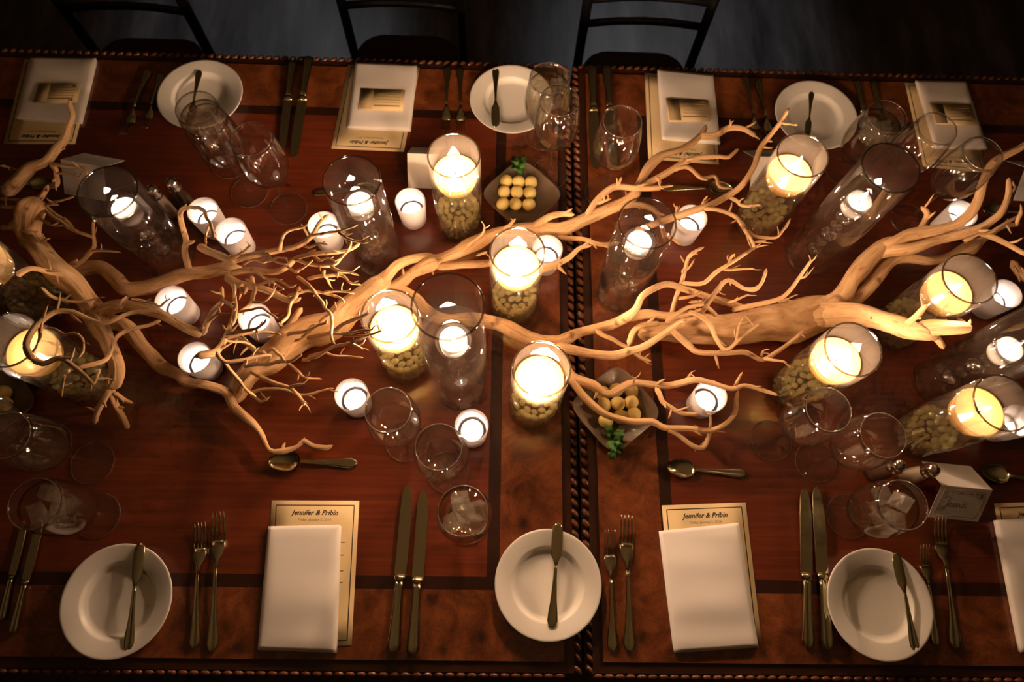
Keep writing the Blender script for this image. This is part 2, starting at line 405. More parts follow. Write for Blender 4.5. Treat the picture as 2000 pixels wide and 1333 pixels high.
# ------------------------------------------------------------------ candles
def flame_mesh(mt):
    return lathe([(0.0004, 0), (0.0040, 0.006), (0.0037, 0.012), (0.0020, 0.018), (0.0003, 0.024)], mt, 6)
def candle(name, label, cat, group, x, y, z, r, h, wax, fscale=1.0, taper=0.9, fm=None):
    t = thing(name, label, cat, (x, y, z), random.uniform(0, 6), group)
    prof = [(0.0003, 0), (r*taper, 0.0), (r*(taper+1)/2, h*0.45), (r, h*0.9), (r*0.985, h), (r*0.93, h-0.0006), (r*0.80, h-0.0025), (r*0.3, h-0.0032), (0.0003, h-0.0034)]
    part('wax', cached(('wax', r, h, wax.name), lambda: lathe(prof, wax, 36)), t)
    part('wick', cached('wick', lambda: sweep_me([(Vector((0, 0, -0.002)), .0008, .0008), (Vector((0, 0, .006)), .0008, .0008), (Vector((.0004, 0, .0115)), .0005, .0005)], M_WICK, 6)), t, (0, 0, h-0.003))
    fm = fm or M_FLAME2
    f = part('flame', cached(('flame', fm.name), lambda: flame_mesh(fm)), t, (0, 0, h+(0.006 if fm is M_FLAME else 0.0008))); f.scale = (fscale,)*3
    return t
VR, VH = 0.0426, 0.2216
def gem_mesh():
    pcs = []; rnd = random.Random(3)
    z = 0.014
    while z < 0.062:
        for rad, k in ((0.0332, 16),)+(((0.022, 11), (0.010, 5)) if z > 0.052 else ()):
            off = rnd.uniform(0, 6)
            for i in range(k):
                a = off+2*pi*i/k+rnd.uniform(-.12, .12)
                s = rnd.uniform(0.0052, 0.0066)
                rt = Matrix.Rotation(rnd.uniform(-.9, .9), 3, 'X') @ Matrix.Rotation(rnd.uniform(-.9, .9), 3, 'Y')
                pcs.append(ball(s*1.25, s, s*0.72, n=8, k=6, c=(rad*cos(a), rad*sin(a), z+rnd.uniform(-.003, .003)), raw=True, rot=rt))
        z += 0.0075
    return joined(pcs, M_GEM)
def vase(x, y, where, fs=1.0, cz=0.150):
    t = thing('cylinder_vase', 'clear water vase '+where, 'vase', (x, y, 0.0006), random.uniform(0, 6), 'clear cylinder vases of water')
    R_, W_ = VR, 0.0026
    part('body', cached('vase_body', lambda: lathe([(0.0003, 0.0), (R_-0.003, 0.0), (R_, 0.003), (R_, VH), (R_-W_, VH), (R_-W_, 0.008), (0.0003, 0.0075)], M_VASE, 56)), t)
    part('rim', cached('vase_rim', lambda: lathe([(R_-W_/2+.0015*cos(a), VH+.0015*sin(a)) for a in [2*pi*i/8 for i in range(8)]], M_RIM, 56, True)), t)
    part('water', cached('vase_water', lambda: lathe([(0.0003, 0.0082), (R_-W_-.0006, 0.0082), (R_-W_-.0006, 0.158), (0.0003, 0.158)], M_WATER, 48)), t)
    part('glass_gems', cached('gems', gem_mesh), t, kind='stuff', label='pale yellow glass gems at the bottom')
    candle('floating_candle', 'floating candle in the water vase '+where, 'candle', 'floating candles', x, y, cz-0.004, 0.0375, 0.026, M_WAX, 1.5*fs, 0.86, M_FLAME)
vase(-0.075, 0.652, 'beside the far butter dish', 1.15)
vase(0.028, 0.483, 'left of the seam, midway back, small cup behind it', 1.15)
vase(0.064, 0.298, 'left of the near butter dish, nearest the front', 1.15)
vase(-0.157, 0.375, 'touching the tallest hurricane glass on its left', 1.15)
vase(0.489, 0.669, 'at the back right, thin twigs crossing its foot', 0.9)
vase(0.519, 0.337, 'right of the seam, behind the two near wine glasses')
vase(0.717, 0.455, 'crossed by the right driftwood limb', 0.7)
vase(0.723, 0.260, 'beside the near salt and pepper shakers', 0.55)
vase(-0.691, 0.327, 'at the left under a dark crossing twig', 0.45)
vase(-0.800, 0.468, 'cut by the left picture edge', 0.42)

def hurricane(x, y, R_, h, cz, where):
    t = thing('hurricane_glass', 'clear hurricane cylinder '+where, 'hurricane', (x, y, 0.0006), 0, 'hurricane cylinders')
    W_ = 0.0024
    part('body', lathe([(R_, 0.0), (R_, h), (R_-W_, h), (R_-W_, 0.0)], M_GLASS, 56, True), t)
    part('rim', lathe([(R_-W_/2+.0015*cos(a), h+.0015*sin(a)) for a in [2*pi*i/8 for i in range(8)]], M_RIM, 56, True), t)
    c = thing('glass_candlestick', 'glass candlestick in the hurricane '+where, 'candlestick', (x, y, 0.0006), 0, 'glass candlesticks')
    part('foot', lathe([(0.0003, 0), (R_-.006, 0), (R_-.0055, .003), (R_*0.55, .007), (0.011, .012), (0.008, .018), (0.0003, .018)], M_STEM, 36), c)
    cup = cz-0.034
    nb = max(3, int((cup-0.018)/0.026)); st = (cup-0.018)/nb
    for i in range(nb):
        rr = 0.0145 if i % 2 == 0 else 0.011
        prof = [(max(0.006, rr*sin(pi*k/8)), 0.018+st*i+st*(k/8)) for k in range(9)]
        part('bead', lathe(prof, M_STEM, 20), c)
    part('cup', lathe([(0.0003, cup), (0.014, cup), (0.022, cup+.010), (0.0265, cup+.026), (0.0275, cup+.047), (0.0262, cup+.047), (0.0250, cup+.026), (0.0205, cup+.012), (0.0003, cup+.003)], M_WINE, 36), c)
    candle('votive_candle', 'white candle inside the hurricane '+where, 'candle', 'candles in the hurricanes', x, y, cup+.0125, 0.0200, 0.027, M_WAXW, 1.05, 0.96)
hurricane(-0.062, 0.331, 0.046, 0.368, 0.242, 'right of the front left water vase, tallest one')
hurricane(-0.602, 0.570, 0.046, 0.224, 0.170, 'at the left beside salt and pepper shakers')
hurricane(0.582, 0.600, 0.044, 0.293, 0.196, 'at the back right behind the forked limb')
hurricane(-0.223, 0.577, 0.044, 0.260, 0.192, 'left of the far menu card, bushy twigs before it')
hurricane(0.2207, 0.5198, 0.0445, 0.254, 0.190, 'just right of the seam')
hurricane(0.783, 0.356, 0.046, 0.285, 0.180, 'cut by the right picture edge')

def votive(px, py, where):
    p = at(px, py, 0.066)
    t = thing('votive_cup', 'white frosted votive cup '+where, 'votive cup', (p.x, p.y, 0.0006), 0, 'frosted votive cups')
    part('body', cached('votive_body', lambda: lathe([(0.0003, 0), (0.0215, 0), (0.0238, 0.002), (0.0275, 0.066), (0.0268, 0.0668), (0.0258, 0.066), (0.0222, 0.006), (0.0003, 0.005)], M_FROST, 40)), t)
    candle('tealight_candle', 'white candle in the frosted cup '+where, 'candle', 'candles in the frosted cups', p.x, p.y, 0.0055, 0.0192, 0.026, M_WAXW, 0.75, 0.98, M_FLAME3)
for a in [(396, 412, 'beside the pepper shaker at left, further back of two'), (450, 452, 'at left, in front of another cup'),
          (631, 440, 'left of the hurricane behind the bushy twigs'), (801, 393, 'in front of the far blank place card'),
          (1069, 486, 'behind the middle vase, left of the seam'), (1352, 426, 'right of the hurricane by the seam'),
          (1880, 417, 'under the upper right driftwood limb'), (334, 587, 'at left against the curving driftwood limb'),
          (497, 622, 'under the bushy twigs, above the split trunk end'), (380, 699, 'at left under a dark stub of wood'),
          (686, 771, 'left of the near wine glasses'), (921, 832, 'behind the near iced water goblet, in front of hurricane'),
          (1388, 774, 'ringed by curling twigs, right of the butter dish'), (1966, 574, 'at the right picture edge behind a water vase'),
          (38, 706, 'at the left picture edge behind a water vase'), (1990, 822, 'at the lower right picture edge behind a vase')]:
    votive(*a)

# ------------------------------------------------------------------ glasses
def wine(px, py, where, foot=True):
    p = at(px, py, 0.0 if foot else 0.218)
    t = thing('wine_glass', 'empty stemmed wine glass '+where, 'wine glass', (p.x, p.y, 0.0006), random.uniform(0, 6), 'empty wine glasses')
    part('foot', cached('wg_foot', lambda: lathe([(0.0003, 0), (0.0335, 0), (0.0350, .0012), (0.0335, .0024), (0.016, .0048), (0.006, .009), (0.0042, .016), (0.0003, .016)], M_FOOT, 44)), t)
    part('foot_highlight', cached('wg_foot_highlight', lambda: lathe([(0.0346+.0008*cos(a), .0014+.0008*sin(a)) for a in [2*pi*i/6 for i in range(6)]], M_FINERIM, 44, True)), t)  # thin pale ring added as a highlight along the foot edge
    part('stem', cached('wg_stem', lambda: lathe([(0.0042, .016), (0.0035, .03), (0.0033, .07), (0.0040, .092), (0.0070, .101)], M_STEM, 16)), t)
    out = [(0.0003, .099), (0.010, .101), (0.022, .109), (0.0330, .123), (0.0390, .141), (0.0402, .158), (0.0385, .183), (0.0345, .208), (0.0325, .218)]
    inn = [(max(r-.0011, .0003), z+(.0022 if r < .03 else 0)) for r, z in reversed(out)]
    part('bowl', cached('wg_bowl', lambda: lathe(out+inn, M_WINE, 48)), t)
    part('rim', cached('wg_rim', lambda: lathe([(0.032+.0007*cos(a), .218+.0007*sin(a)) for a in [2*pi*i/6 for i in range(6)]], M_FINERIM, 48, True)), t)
    return t
def ice_mesh(seed):
    rnd = random.Random(seed)
    s = 0.0105
    V = [Vector((x*s*rnd.uniform(.85, 1.15), y*s*rnd.uniform(.85, 1.15), z*s*rnd.uniform(.8, 1.1))) for z in (-1, 1) for y in (-1, 1) for x in (-1, 1)]
    return me(V, [(0, 2, 3, 1), (4, 5, 7, 6), (0, 1, 5, 4), (2, 6, 7, 3), (0, 4, 6, 2), (1, 3, 7, 5)], M_ICE, False)
def goblet(px, py, where, foot=True):
    p = at(px, py, 0.0 if foot else 0.166)
    t = thing('water_goblet', 'short-stemmed goblet of iced water '+where, 'goblet', (p.x, p.y, 0.0006), random.uniform(0, 6), 'goblets of iced water')
    part('foot', cached('gb_foot', lambda: lathe([(0.0003, 0), (0.0345, 0), (0.0360, .0014), (0.0345, .0028), (0.018, .006), (0.009, .012), (0.0075, .02), (0.0003, .02)], M_FOOT, 44)), t)
    part('foot_highlight', cached('gb_foot_highlight', lambda: lathe([(0.0356+.0008*cos(a), .0015+.0008*sin(a)) for a in [2*pi*i/6 for i in range(6)]], M_FINERIM, 44, True)), t)  # added ring, a bright highlight around the goblet foot
    part('stem', cached('gb_stem', lambda: lathe([(0.0075, .02), (0.0065, .028), (0.0070, .040), (0.011, .046)], M_STEM, 20)), t)
    out = [(0.0003, .044), (0.012, .045), (0.025, .052), (0.0355, .067), (0.0410, .088), (0.0420, .105), (0.0405, .130), (0.0372, .155), (0.0355, .166)]
    inn = [(max(r-.0014, .0003), z+(.003 if r < .03 else 0)) for r, z in reversed(out)]
    part('bowl', cached('gb_bowl', lambda: lathe(out+inn, M_WINE, 48)), t)
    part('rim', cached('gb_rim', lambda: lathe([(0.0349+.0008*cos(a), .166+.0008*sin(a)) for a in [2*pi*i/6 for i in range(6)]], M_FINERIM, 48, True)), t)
    part('water', cached('gb_water', lambda: lathe([(0.0003, .0485), (0.011, .049), (0.0232, .0555), (0.0338, .0685), (0.0392, .089), (0.0402, .105), (0.0388, .130), (0.0375, .142), (0.0003, .1415)], M_WATER, 40)), t)
    for i in range(5):
        a = i*2*pi/4+random.uniform(-.3, .3)+0.5; rr = 0.0195 if i < 4 else 0.002
        o = link('ice_cube', cached(('ice', i), lambda: ice_mesh(i)))
        o.location = (p.x+rr*cos(a), p.y+rr*sin(a), 0.129+random.uniform(-.006, .003)-(0.022 if i == 4 else 0)); o.rotation_euler = [random.uniform(-.6, .6) for _ in range(3)]
        tag(o, 'ice cube in the goblet '+where, 'ice cube', 'ice cubes in the goblet '+where)
    return t
wine(564, 409, 'at the back left, nearest the frosted cups')
wine(488, 376, 'at the back left between goblet and another wine glass')
goblet(450, 320, 'in front of the back left bread plate')
wine(1073, 341, 'behind the far butter dish')
goblet(1061, 266, 'beside the bread plate left of the far seam end')
wine(1177, 377, 'just right of the seam, over two far knives')
goblet(1645, 333, 'in front of the back right bread plate')
wine(1700, 387, 'at the back right behind the hurricane cylinder')
wine(1774, 430, 'at the far right in front of the shaded napkin')
wine(182, 905, 'at the lower left, its round foot in full view')
wine(100, 868, 'cut by the lower left picture edge')
goblet(192, 1008, 'at the lower left above the bread plate')
wine(758, 801, 'at the front beside the frosted cup, further back of two', False)
wine(857, 873, 'at the front between a frosted cup and iced goblet', False)
goblet(904, 998, 'at the front right of the two knives', False)
wine(1505, 861, 'at the front right, touching the curled twig tip')
wine(1592, 903, 'at the front right beside the pepper shaker')
goblet(1655, 1009, 'at the front right, left of the name card')

# ------------------------------------------------------------------ plates
def plate(x, y, where):
    o = link('bread_plate', cached('plate', lambda: lathe([(0.0003, .0035), (0.046, .0032), (0.0505, .0040), (0.0545, .0085), (0.0568, .0125), (0.0590, .0137), (0.0800, .0172), (0.0830, .0180), (0.0838, .0172), (0.0825, .0160), (0.0620, .0115), (0.0560, .0045), (0.0530, .0012), (0.050, 0.0), (0.0003, 0.0)], M_CHINA, 64)))
    o.location = (x, y, 0.0006)
    tag(o, 'round white bread plate '+where, 'plate', 'white bread plates')
plate(0.087, 0.010, 'at the front, over the near end of the seam')
plate(-0.574, -0.021, 'at the front left in shadow')
plate(0.608, -0.013, 'at the front right, below the iced goblet')
plate(-0.600, 0.922, 'at the back left behind the goblet')
plate(0.019, 0.931, 'at the back left of the seam')
plate(0.635, 0.912, 'at the back right behind the candle vase')

# ------------------------------------------------------------------ cutlery; local +Y is the tip, handle end at 0
def P(y, z, hw, ht): return (Vector((0, y, z)), hw, ht)
def handle_path(L, w_end=0.0105, z0=0.004):
    return [P(0, z0-.001, .0012, .0012), P(.004, z0, w_end*.72, .002), P(.012, z0, w_end, .0026), P(.024, z0, w_end*.92, .0027), P(.045, z0+.001, w_end*.62, .0027), P(.075, z0+.003, w_end*.40, .0026), P(L*.9, z0+.004, .0031, .0024), P(L, z0+.004, .0029, .0022)]
def k_fork(t):
    L = 0.125
    part('handle', cached('fork_handle', lambda: sweep_me(handle_path(L), M_SILVER, 22, 0.8)), t)
    part('neck', cached('fork_neck', lambda: sweep_me([P(L-.002, .008, .003, .0022), P(L+.012, .0065, .0040, .0017), P(L+.022, .004, .0095, .0013), P(L+.030, .003, .0118, .0012), P(L+.044, .0035, .0118, .0012)], M_SILVER, 10)), t)
    for i in range(4):
        x = (i-1.5)*0.0064
        part('tine', cached(('tine', i), lambda x=x: sweep_me([(Vector((x, L+.042, .0035)), .0021, .0011), (Vector((x, L+.060, .0058)), .0018, .0010), (Vector((x*.97, L+.078, .0105)), .0015, .0009), (Vector((x*.95, L+.088, .0145)), .0006, .0006)], M_SILVER, 6)), t)
    return L+.088
def k_knife(t):
    L = 0.100
    part('handle', cached('knife_handle', lambda: sweep_me([P(0, .0065, .004, .003), P(.003, .0065, .0098, .0055), P(.012, .0065, .0105, .0060), P(.03, .0065, .0090, .0058), P(.06, .0065, .0075, .0056), P(.09, .0065, .0066, .0054), P(L, .0065, .0070, .0052)], M_SILVER, 22, 0.6)), t)
    part('collar', cached('knife_collar', lambda: sweep_me([P(L-.001, .0065, .0074, .0058), P(L+.004, .0065, .0088, .0056), P(L+.009, .0060, .0096, .003)], M_SILVER, 12)), t)
    def blade():
        right = [(.0098, L+.008), (.0104, L+.03), (.0108, L+.07), (.0102, L+.105), (.0080, L+.125), (.0040, L+.138), (-.0005, L+.143)]
        left = [(-.0050, L+.140), (-.0078, L+.128), (-.0090, L+.10), (-.0092, L+.05), (-.0094, L+.008)]
        o = right+left; n = len(o)
        V = [(x, y, .0052) for x, y in o]+[(x*.93, y, .0068) for x, y in o]
        return me(V, [tuple(range(n-1, -1, -1)), tuple(range(n, 2*n))]+[(i, (i+1) % n, n+(i+1) % n, n+i) for i in range(n)], M_SILVER, False)
    part('blade', cached('knife_blade', blade), t)
    return L+.143
def k_spoon(t):
    L = 0.100
    part('handle', cached('spoon_handle', lambda: sweep_me(handle_path(L, .0095), M_SILVER, 22, 0.8)), t)
    def bowl():
        V, F = [], []; n, k = 18, 6
        for side, dz in ((0, 0.0), (1, -0.0011)):
            for j in range(k+1):
                rr = j/k
                for i in range(n):
                    a = 2*pi*i/n; y = L+.026+.0275*rr*sin(a); x = .0185*rr*cos(a)*(1-.16*sin(a)*rr)
                    V.append((x, y, .0022+.0085*rr*rr+dz))
        m_ = (k+1)*n
        for s, b in ((0, 0), (1, m_)):
            for j in range(k):
                for i in range(n):
                    q = (b+j*n+i, b+j*n+(i+1) % n, b+(j+1)*n+(i+1) % n, b+(j+1)*n+i)
                    F.append(q if s else q[::-1])
        for i in range(n): F.append((k*n+i, k*n+(i+1) % n, m_+k*n+(i+1) % n, m_+k*n+i))
        return me(V, F, M_SILVER)
    part('bowl', cached('spoon_bowl', bowl), t)
    return L+.0535
def k_spreader(t):
    L = 0.100
    part('handle', cached('spr_handle', lambda: sweep_me(handle_path(L, .0090), M_SILVER, 22, 0.8)), t)
    part('blade', cached('spr_blade', lambda: sweep_me([P(L-.002, .008, .0028, .0022), P(L+.008, .0075, .0055, .0014), P(L+.014, .007, .0092, .001), P(L+.030, .007, .0100, .0009), P(L+.050, .007, .0098, .0009), P(L+.062, .007, .0080, .0009), P(L+.068, .007, .0035, .0008)], M_SILVER, 10)), t)
    return L+.068
def cutlery(kind, tip, end, label, z=0.0006, tilt=0.0, group=None):
    fn = {'fork': k_fork, 'knife': k_knife, 'spoon': k_spoon, 'spreader': k_spreader}[kind]
    a, b = at(*end, z+.004), at(*tip, z+.004)
    d = b-a
    name = {'fork': 'table_fork', 'knife': 'table_knife', 'spoon': 'dessert_spoon', 'spreader': 'butter_knife'}[kind]
    cat = {'fork': 'fork', 'knife': 'knife', 'spoon': 'spoon', 'spreader': 'butter knife'}[kind]
    t = thing(name, label, cat, (a.x, a.y, z), atan2(d.y, d.x)-pi/2, group)
    L = fn(t)
    s = Vector((d.x, d.y)).length/L
    t.scale = (s, s, s)
    return t
FK, KN, BK, SP = 'table forks', 'table knives', 'butter knives on bread plates', 'dessert spoons'
for a in [('knife', (797, 949), (768, 1275), 'silver knife beside the near left napkin, left of its pair', KN), ('knife', (827, 957), (806, 1278), 'silver knife beside the near left napkin, right of its pair', KN),
          ('knife', (1571, 954), (1577, 1266), 'silver knife right of the near right napkin, left of its pair', KN), ('knife', (1594, 951), (1615, 1268), 'silver knife right of the near right napkin, right of its pair', KN),
          ('knife', (48, 1018), (2, 1212), 'silver knife in shadow at lower left edge, left of its pair', KN), ('knife', (80, 1010), (25, 1238), 'silver knife in shadow at lower left edge, right of its pair', KN),
          ('knife', (551, 296), (572, 121), 'silver knife left of the far left menu, left of its pair', KN), ('knife', (574, 310), (604, 113), 'silver knife left of the far left menu, right of its pair', KN),
          ('knife', (1163, 334), (1156, 131), 'silver knife by the far seam end, left of its pair', KN), ('knife', (1199, 333), (1184, 131), 'silver knife by the far seam end, right of its pair', KN),
          ('knife', (1703, 300), (1672, 157), 'silver knife in shadow at the back right, left of its pair', KN), ('knife', (1736, 300), (1704, 159), 'silver knife in shadow at the back right, right of its pair', KN),
          ('fork', (394, 1021), (378, 1269), 'silver fork left of the near left napkin, shorter of its pair', FK), ('fork', (430, 1001), (413, 1275), 'silver fork left of the near left napkin, longer of its pair', FK),
          ('fork', (1190, 1036), (1197, 1275), 'silver fork right of the seam plate, shorter of its pair', FK), ('fork', (1222, 1008), (1230, 1275), 'silver fork right of the seam plate, longer of its pair', FK),
          ('fork', (1803, 1064), (1830, 1262), 'silver fork in shadow at lower right, shorter of its pair', FK), ('fork', (1831, 1008), (1868, 1268), 'silver fork in shadow at lower right, longer of its pair', FK),
          ('fork', (871, 262), (874, 129), 'silver fork beside the far left napkin, left of its pair', FK), ('fork', (900, 263), (898, 131), 'silver fork beside the far left napkin, right of its pair', FK),
          ('fork', (1484, 280), (1455, 147), 'silver fork beside the far right napkin, left of its pair', FK), ('fork', (1508, 282), (1479, 153), 'silver fork beside the far right napkin, right of its pair', FK),
          ('fork', (243, 268), (290, 133), 'silver fork in shadow at back left, left of its pair', FK), ('fork', (283, 254), (314, 140), 'silver fork in shadow at back left, right of its pair', FK),
          ('spoon', (526, 902), (698, 905), 'silver dessert spoon under a twig tip above the near left menu', SP), ('spoon', (1300, 914), (1457, 926), 'silver dessert spoon above the near right menu', SP),
          ('spoon', (1910, 921), (2070, 946), 'silver dessert spoon at the right edge beside the name card', SP), ('spoon', (1430, 372), (1294, 366), 'silver dessert spoon in front of the far right menu', SP),
          ('spoon', (738, 370), (612, 377), 'silver dessert spoon behind the hurricane, under the far left menu', SP), ('spoon', (1917, 411), (2050, 424), 'silver dessert spoon in shadow behind the upper right limb', SP),
          ('spoon', (103, 358), (-20, 366), 'silver dessert spoon in shadow at the left edge', SP)]:
    cutlery(a[0], a[1], a[2], a[3], group=a[4])
for tip, end, lb in [((1090, 1022), (1078, 1229), 'on the plate over the near seam'), ((276, 1061), (249, 1273), 'on the front left bread plate'), ((1748, 1080), (1790, 1277), 'on the front right bread plate'),
                     ((968, 250), (968, 131), 'on the back plate left of the seam'), ((372, 245), (389, 136), 'on the back left bread plate'), ((1576, 268), (1586, 178), 'on the back right bread plate')]:
    t = cutlery('spreader', tip, end, 'silver butter knife lying '+lb, 0.0125, group=BK)

# ------------------------------------------------------------------ menus, napkins, cards
def slab(c, z0, th, mt, nx=10, ny=14, wav=0.0, seed=0, bulge=0.0, origin=None):
    """c: TL,TR,BR,BL world points -> slightly rumpled sheet with thickness"""
    V, F = [], []
    og = origin
    for s in (0, 1):
        for j in range(ny+1):
            for i in range(nx+1):
                u, v = i/nx, j/ny
                p = (c[0]*(1-u)+c[1]*u)*(1-v)+(c[3]*(1-u)+c[2]*u)*v
                ed = min(u, 1-u, v, 1-v)
                wv = wav*(noise.noise(Vector((p.x*9+seed, p.y*24, seed)))*0.5+0.5)
                z = z0+(th+wv*min(1, ed*8+.35)+bulge*sin(pi*v)*min(1, ed*10) if s else 0)
                V.append((p.x-og.x, p.y-og.y, z))
    n = (nx+1)*(ny+1)
    for j in range(ny):
        for i in range(nx):
            a = j*(nx+1)+i; q = (a, a+1, a+nx+2, a+nx+1)
            F.append(q); F.append(tuple(n+k for k in reversed(q)))
    bd = [i for i in range(nx+1)]+[j*(nx+1)+nx for j in range(1, ny+1)]+[ny*(nx+1)+i for i in range(nx-1, -1, -1)]+[j*(nx+1) for j in range(ny-1, 0, -1)]
    for a, b in zip(bd, bd[1:]+bd[:1]): F.append((b, a, n+a, n+b))
    return me(V, F, mt, True)
def text_mesh(body, size, mt, shear=0.0, bold=0.0):
    cu = bpy.data.curves.new('lettering', 'FONT'); cu.body = body; cu.size = size; cu.shear = shear; cu.align_x = 'CENTER'; cu.align_y = 'CENTER'; cu.offset = bold; cu.extrude = 0.00008; cu.resolution_u = 2
    ob = bpy.data.objects.new('lettering_source', cu); COL.objects.link(ob)
    dg = bpy.context.evaluated_depsgraph_get(); md = bpy.data.meshes.new_from_object(ob.evaluated_get(dg))
    bpy.data.objects.remove(ob); bpy.data.curves.remove(cu)
    md.materials.clear(); md.materials.append(mt)
    return md
def Q(pts, z=0.0): return [at(x, y, z) for x, y in pts]
def lerp2(c, u, v): return (c[0]*(1-u)+c[1]*u)*(1-v)+(c[3]*(1-u)+c[2]*u)*v
def strip(c, u0, v0, u1, v1, w_, z, og, mt):
    a, b = lerp2(c, u0, v0), lerp2(c, u1, v1); d = (b-a).normalized(); s = Vector((-d.y, d.x, 0))*w_/2
    q = [a+s-og, a-s-og, b-s-og, b+s-og]
    return prism([(p.x, p.y) for p in q][::-1], z, z+0.00015, mt)
def menu(pts, label, names_v, flip=False, frag=True):
    """pts TL,TR,BR,BL as the menu reads in the picture; flip = the text faces the far side"""
    c = Q(pts); og = (c[0]+c[1]+c[2]+c[3])/4; og.z = 0
    t = thing('menu_card', label, 'menu', (og.x, og.y, 0), 0, 'printed cream menu cards')
    part('card', slab(c, 0.0003, 0.0006, M_CARD, 4, 6, origin=og), t)
    e, zt = 0.055, 0.00088
    ev = e*0.62
    for q in ((e, ev, 1-e, ev), (1-e, ev, 1-e, 1-ev), (1-e, 1-ev, e, 1-ev), (e, 1-ev, e, ev)):
        part('border_line', strip(c, *q, 0.0014, zt, og, M_INK), t)
    d = (c[1]-c[0]); ang = atan2(d.y, d.x)+(pi if flip else 0)
    v1 = names_v
    for body, dv, size, sh, mt, bo in (('Jennifer & Pribin', v1, 0.0112, 0.35, M_INK, 0.00025), ('Friday, January 3, 2014', v1+(-0.05 if flip else 0.05), 0.0058, 0.0, M_GREYINK, 0.0)):
        p = lerp2(c, 0.5, dv)-og
        part('lettering', text_mesh(body, size, mt, sh, bo), t, (p.x, p.y, zt+0.0001), ang)
    if frag:
        for v in (0.30, 0.39, 0.50, 0.58):
            part('text_line', strip(c, 0.70, v, 0.86, v, 0.0016, zt, og, M_GREYINK), t)
def napkin(pts, label, far=False):
    c = Q(pts, 0.004); og = (c[0]+c[1]+c[2]+c[3])/4; og.z = 0
    t = thing('folded_napkin', label, 'napkin', (og.x, og.y, 0), 0, 'folded white napkins')
    sd = random.uniform(0, 50)
    def ins(k, sh): return [p+(og-p)*k+Vector((sh, -sh*.6, 0)) for p in c]
    part('lower_fold', slab(ins(0.012, 0.0015), 0.0013, 0.0016, M_LINEN, 8, 10, 0.0003, sd, origin=og), t)
    part('middle_fold', slab(ins(0.006, -0.0008), 0.0031, 0.0015, M_LINEN, 8, 10, 0.0003, sd+3, origin=og), t)
    part('top_fold', slab(c, 0.0048, 0.0014, M_LINEN, 18, 28, 0.0058, sd+7, 0.0015, origin=og), t)
    return c
near = [([(531, 978), (702, 979), (687, 1261), (514, 1272)], [(525, 1029), (665, 1026), (657, 1276), (504, 1270)], 'left of the near knives'),
        ([(1292, 988), (1456, 982), (1487, 1254), (1318, 1266)], [(1287, 1038), (1442, 1022), (1480, 1265), (1316, 1276)], 'right of the near seam'),
        ([(1941, 984), (2108, 978), (2160, 1250), (1990, 1262)], [(1941, 1017), (2090, 1010), (2146, 1262), (1990, 1275)], 'at the lower right picture edge')]
for mp_, np_, wh in near:
    menu(mp_, 'black-bordered cream menu half under the napkin '+wh, 0.088)
    napkin(np_, 'white folded napkin on the near menu '+wh)
far = [([(680, 127), (820, 132), (789, 297), (647, 291)], [(695, 124), (815, 129), (801, 256), (679, 251)], [(705, 172), (791, 177), (786, 215), (700, 213)], 'left of the far seam end'),
       ([(1259, 143), (1394, 152), (1404, 322), (1266, 311)], [(1284, 137), (1392, 148), (1406, 282), (1293, 272)], [(1301, 191), (1384, 196), (1388, 236), (1307, 236)], 'right of the far seam end'),
       ([(1767, 162), (1880, 166), (1926, 338), (1803, 326)], [(1787, 159), (1886, 161), (1927, 292), (1826, 289)], [(1816, 201), (1897, 204), (1908, 243), (1828, 241)], 'at the back right in shade'),
       ([(48, 117), (186, 118), (147, 282), (7, 282)], [(62, 114), (189, 116), (159, 241), (30, 234)], [(75, 163), (156, 164), (149, 199), (64, 199)], 'at the back left corner in shade')]
for mp_, np_, cp_, wh in far:
    menu(mp_, 'cream menu card reading towards the far side, '+wh, 0.912, True, False)
    c = napkin(np_, 'white folded napkin on the far menu '+wh, True)
    q = Q(cp_, 0.0135); og = (q[0]+q[1]+q[2]+q[3])/4; og.z = 0
    t = thing('message_card', 'small printed card lying on the napkin '+wh, 'card', (og.x, og.y, 0), 0, 'small cards on the far napkins')
    part('card', slab(q, 0.0098, 0.0032, M_CARD, 2, 2, origin=og), t)
    def sub(u0, v0, u1, v1): return [lerp2(q, u0, v0), lerp2(q, u1, v0), lerp2(q, u1, v1), lerp2(q, u0, v1)]
    part('tan_shade_print', slab(sub(0.02, 0.03, 0.30, 0.97), 0.0130, 0.0002, M_TAN, 1, 1, origin=og), t)  # shadow on the card laid in as a flat tan strip
    for v in (0.22, 0.36, 0.50, 0.64):
        part('ruled_line', strip(q, 0.38, v, 0.92, v, 0.0010, 0.01305, og, M_TAN), t)
    part('text_line', strip(q, 0.34, 0.80, 0.92, 0.80, 0.0030, 0.01305, og, M_TAN), t)
    part('stamp', strip(q, 0.82, 0.10, 0.92, 0.10, 0.0040, 0.01305, og, M_GREYINK), t)

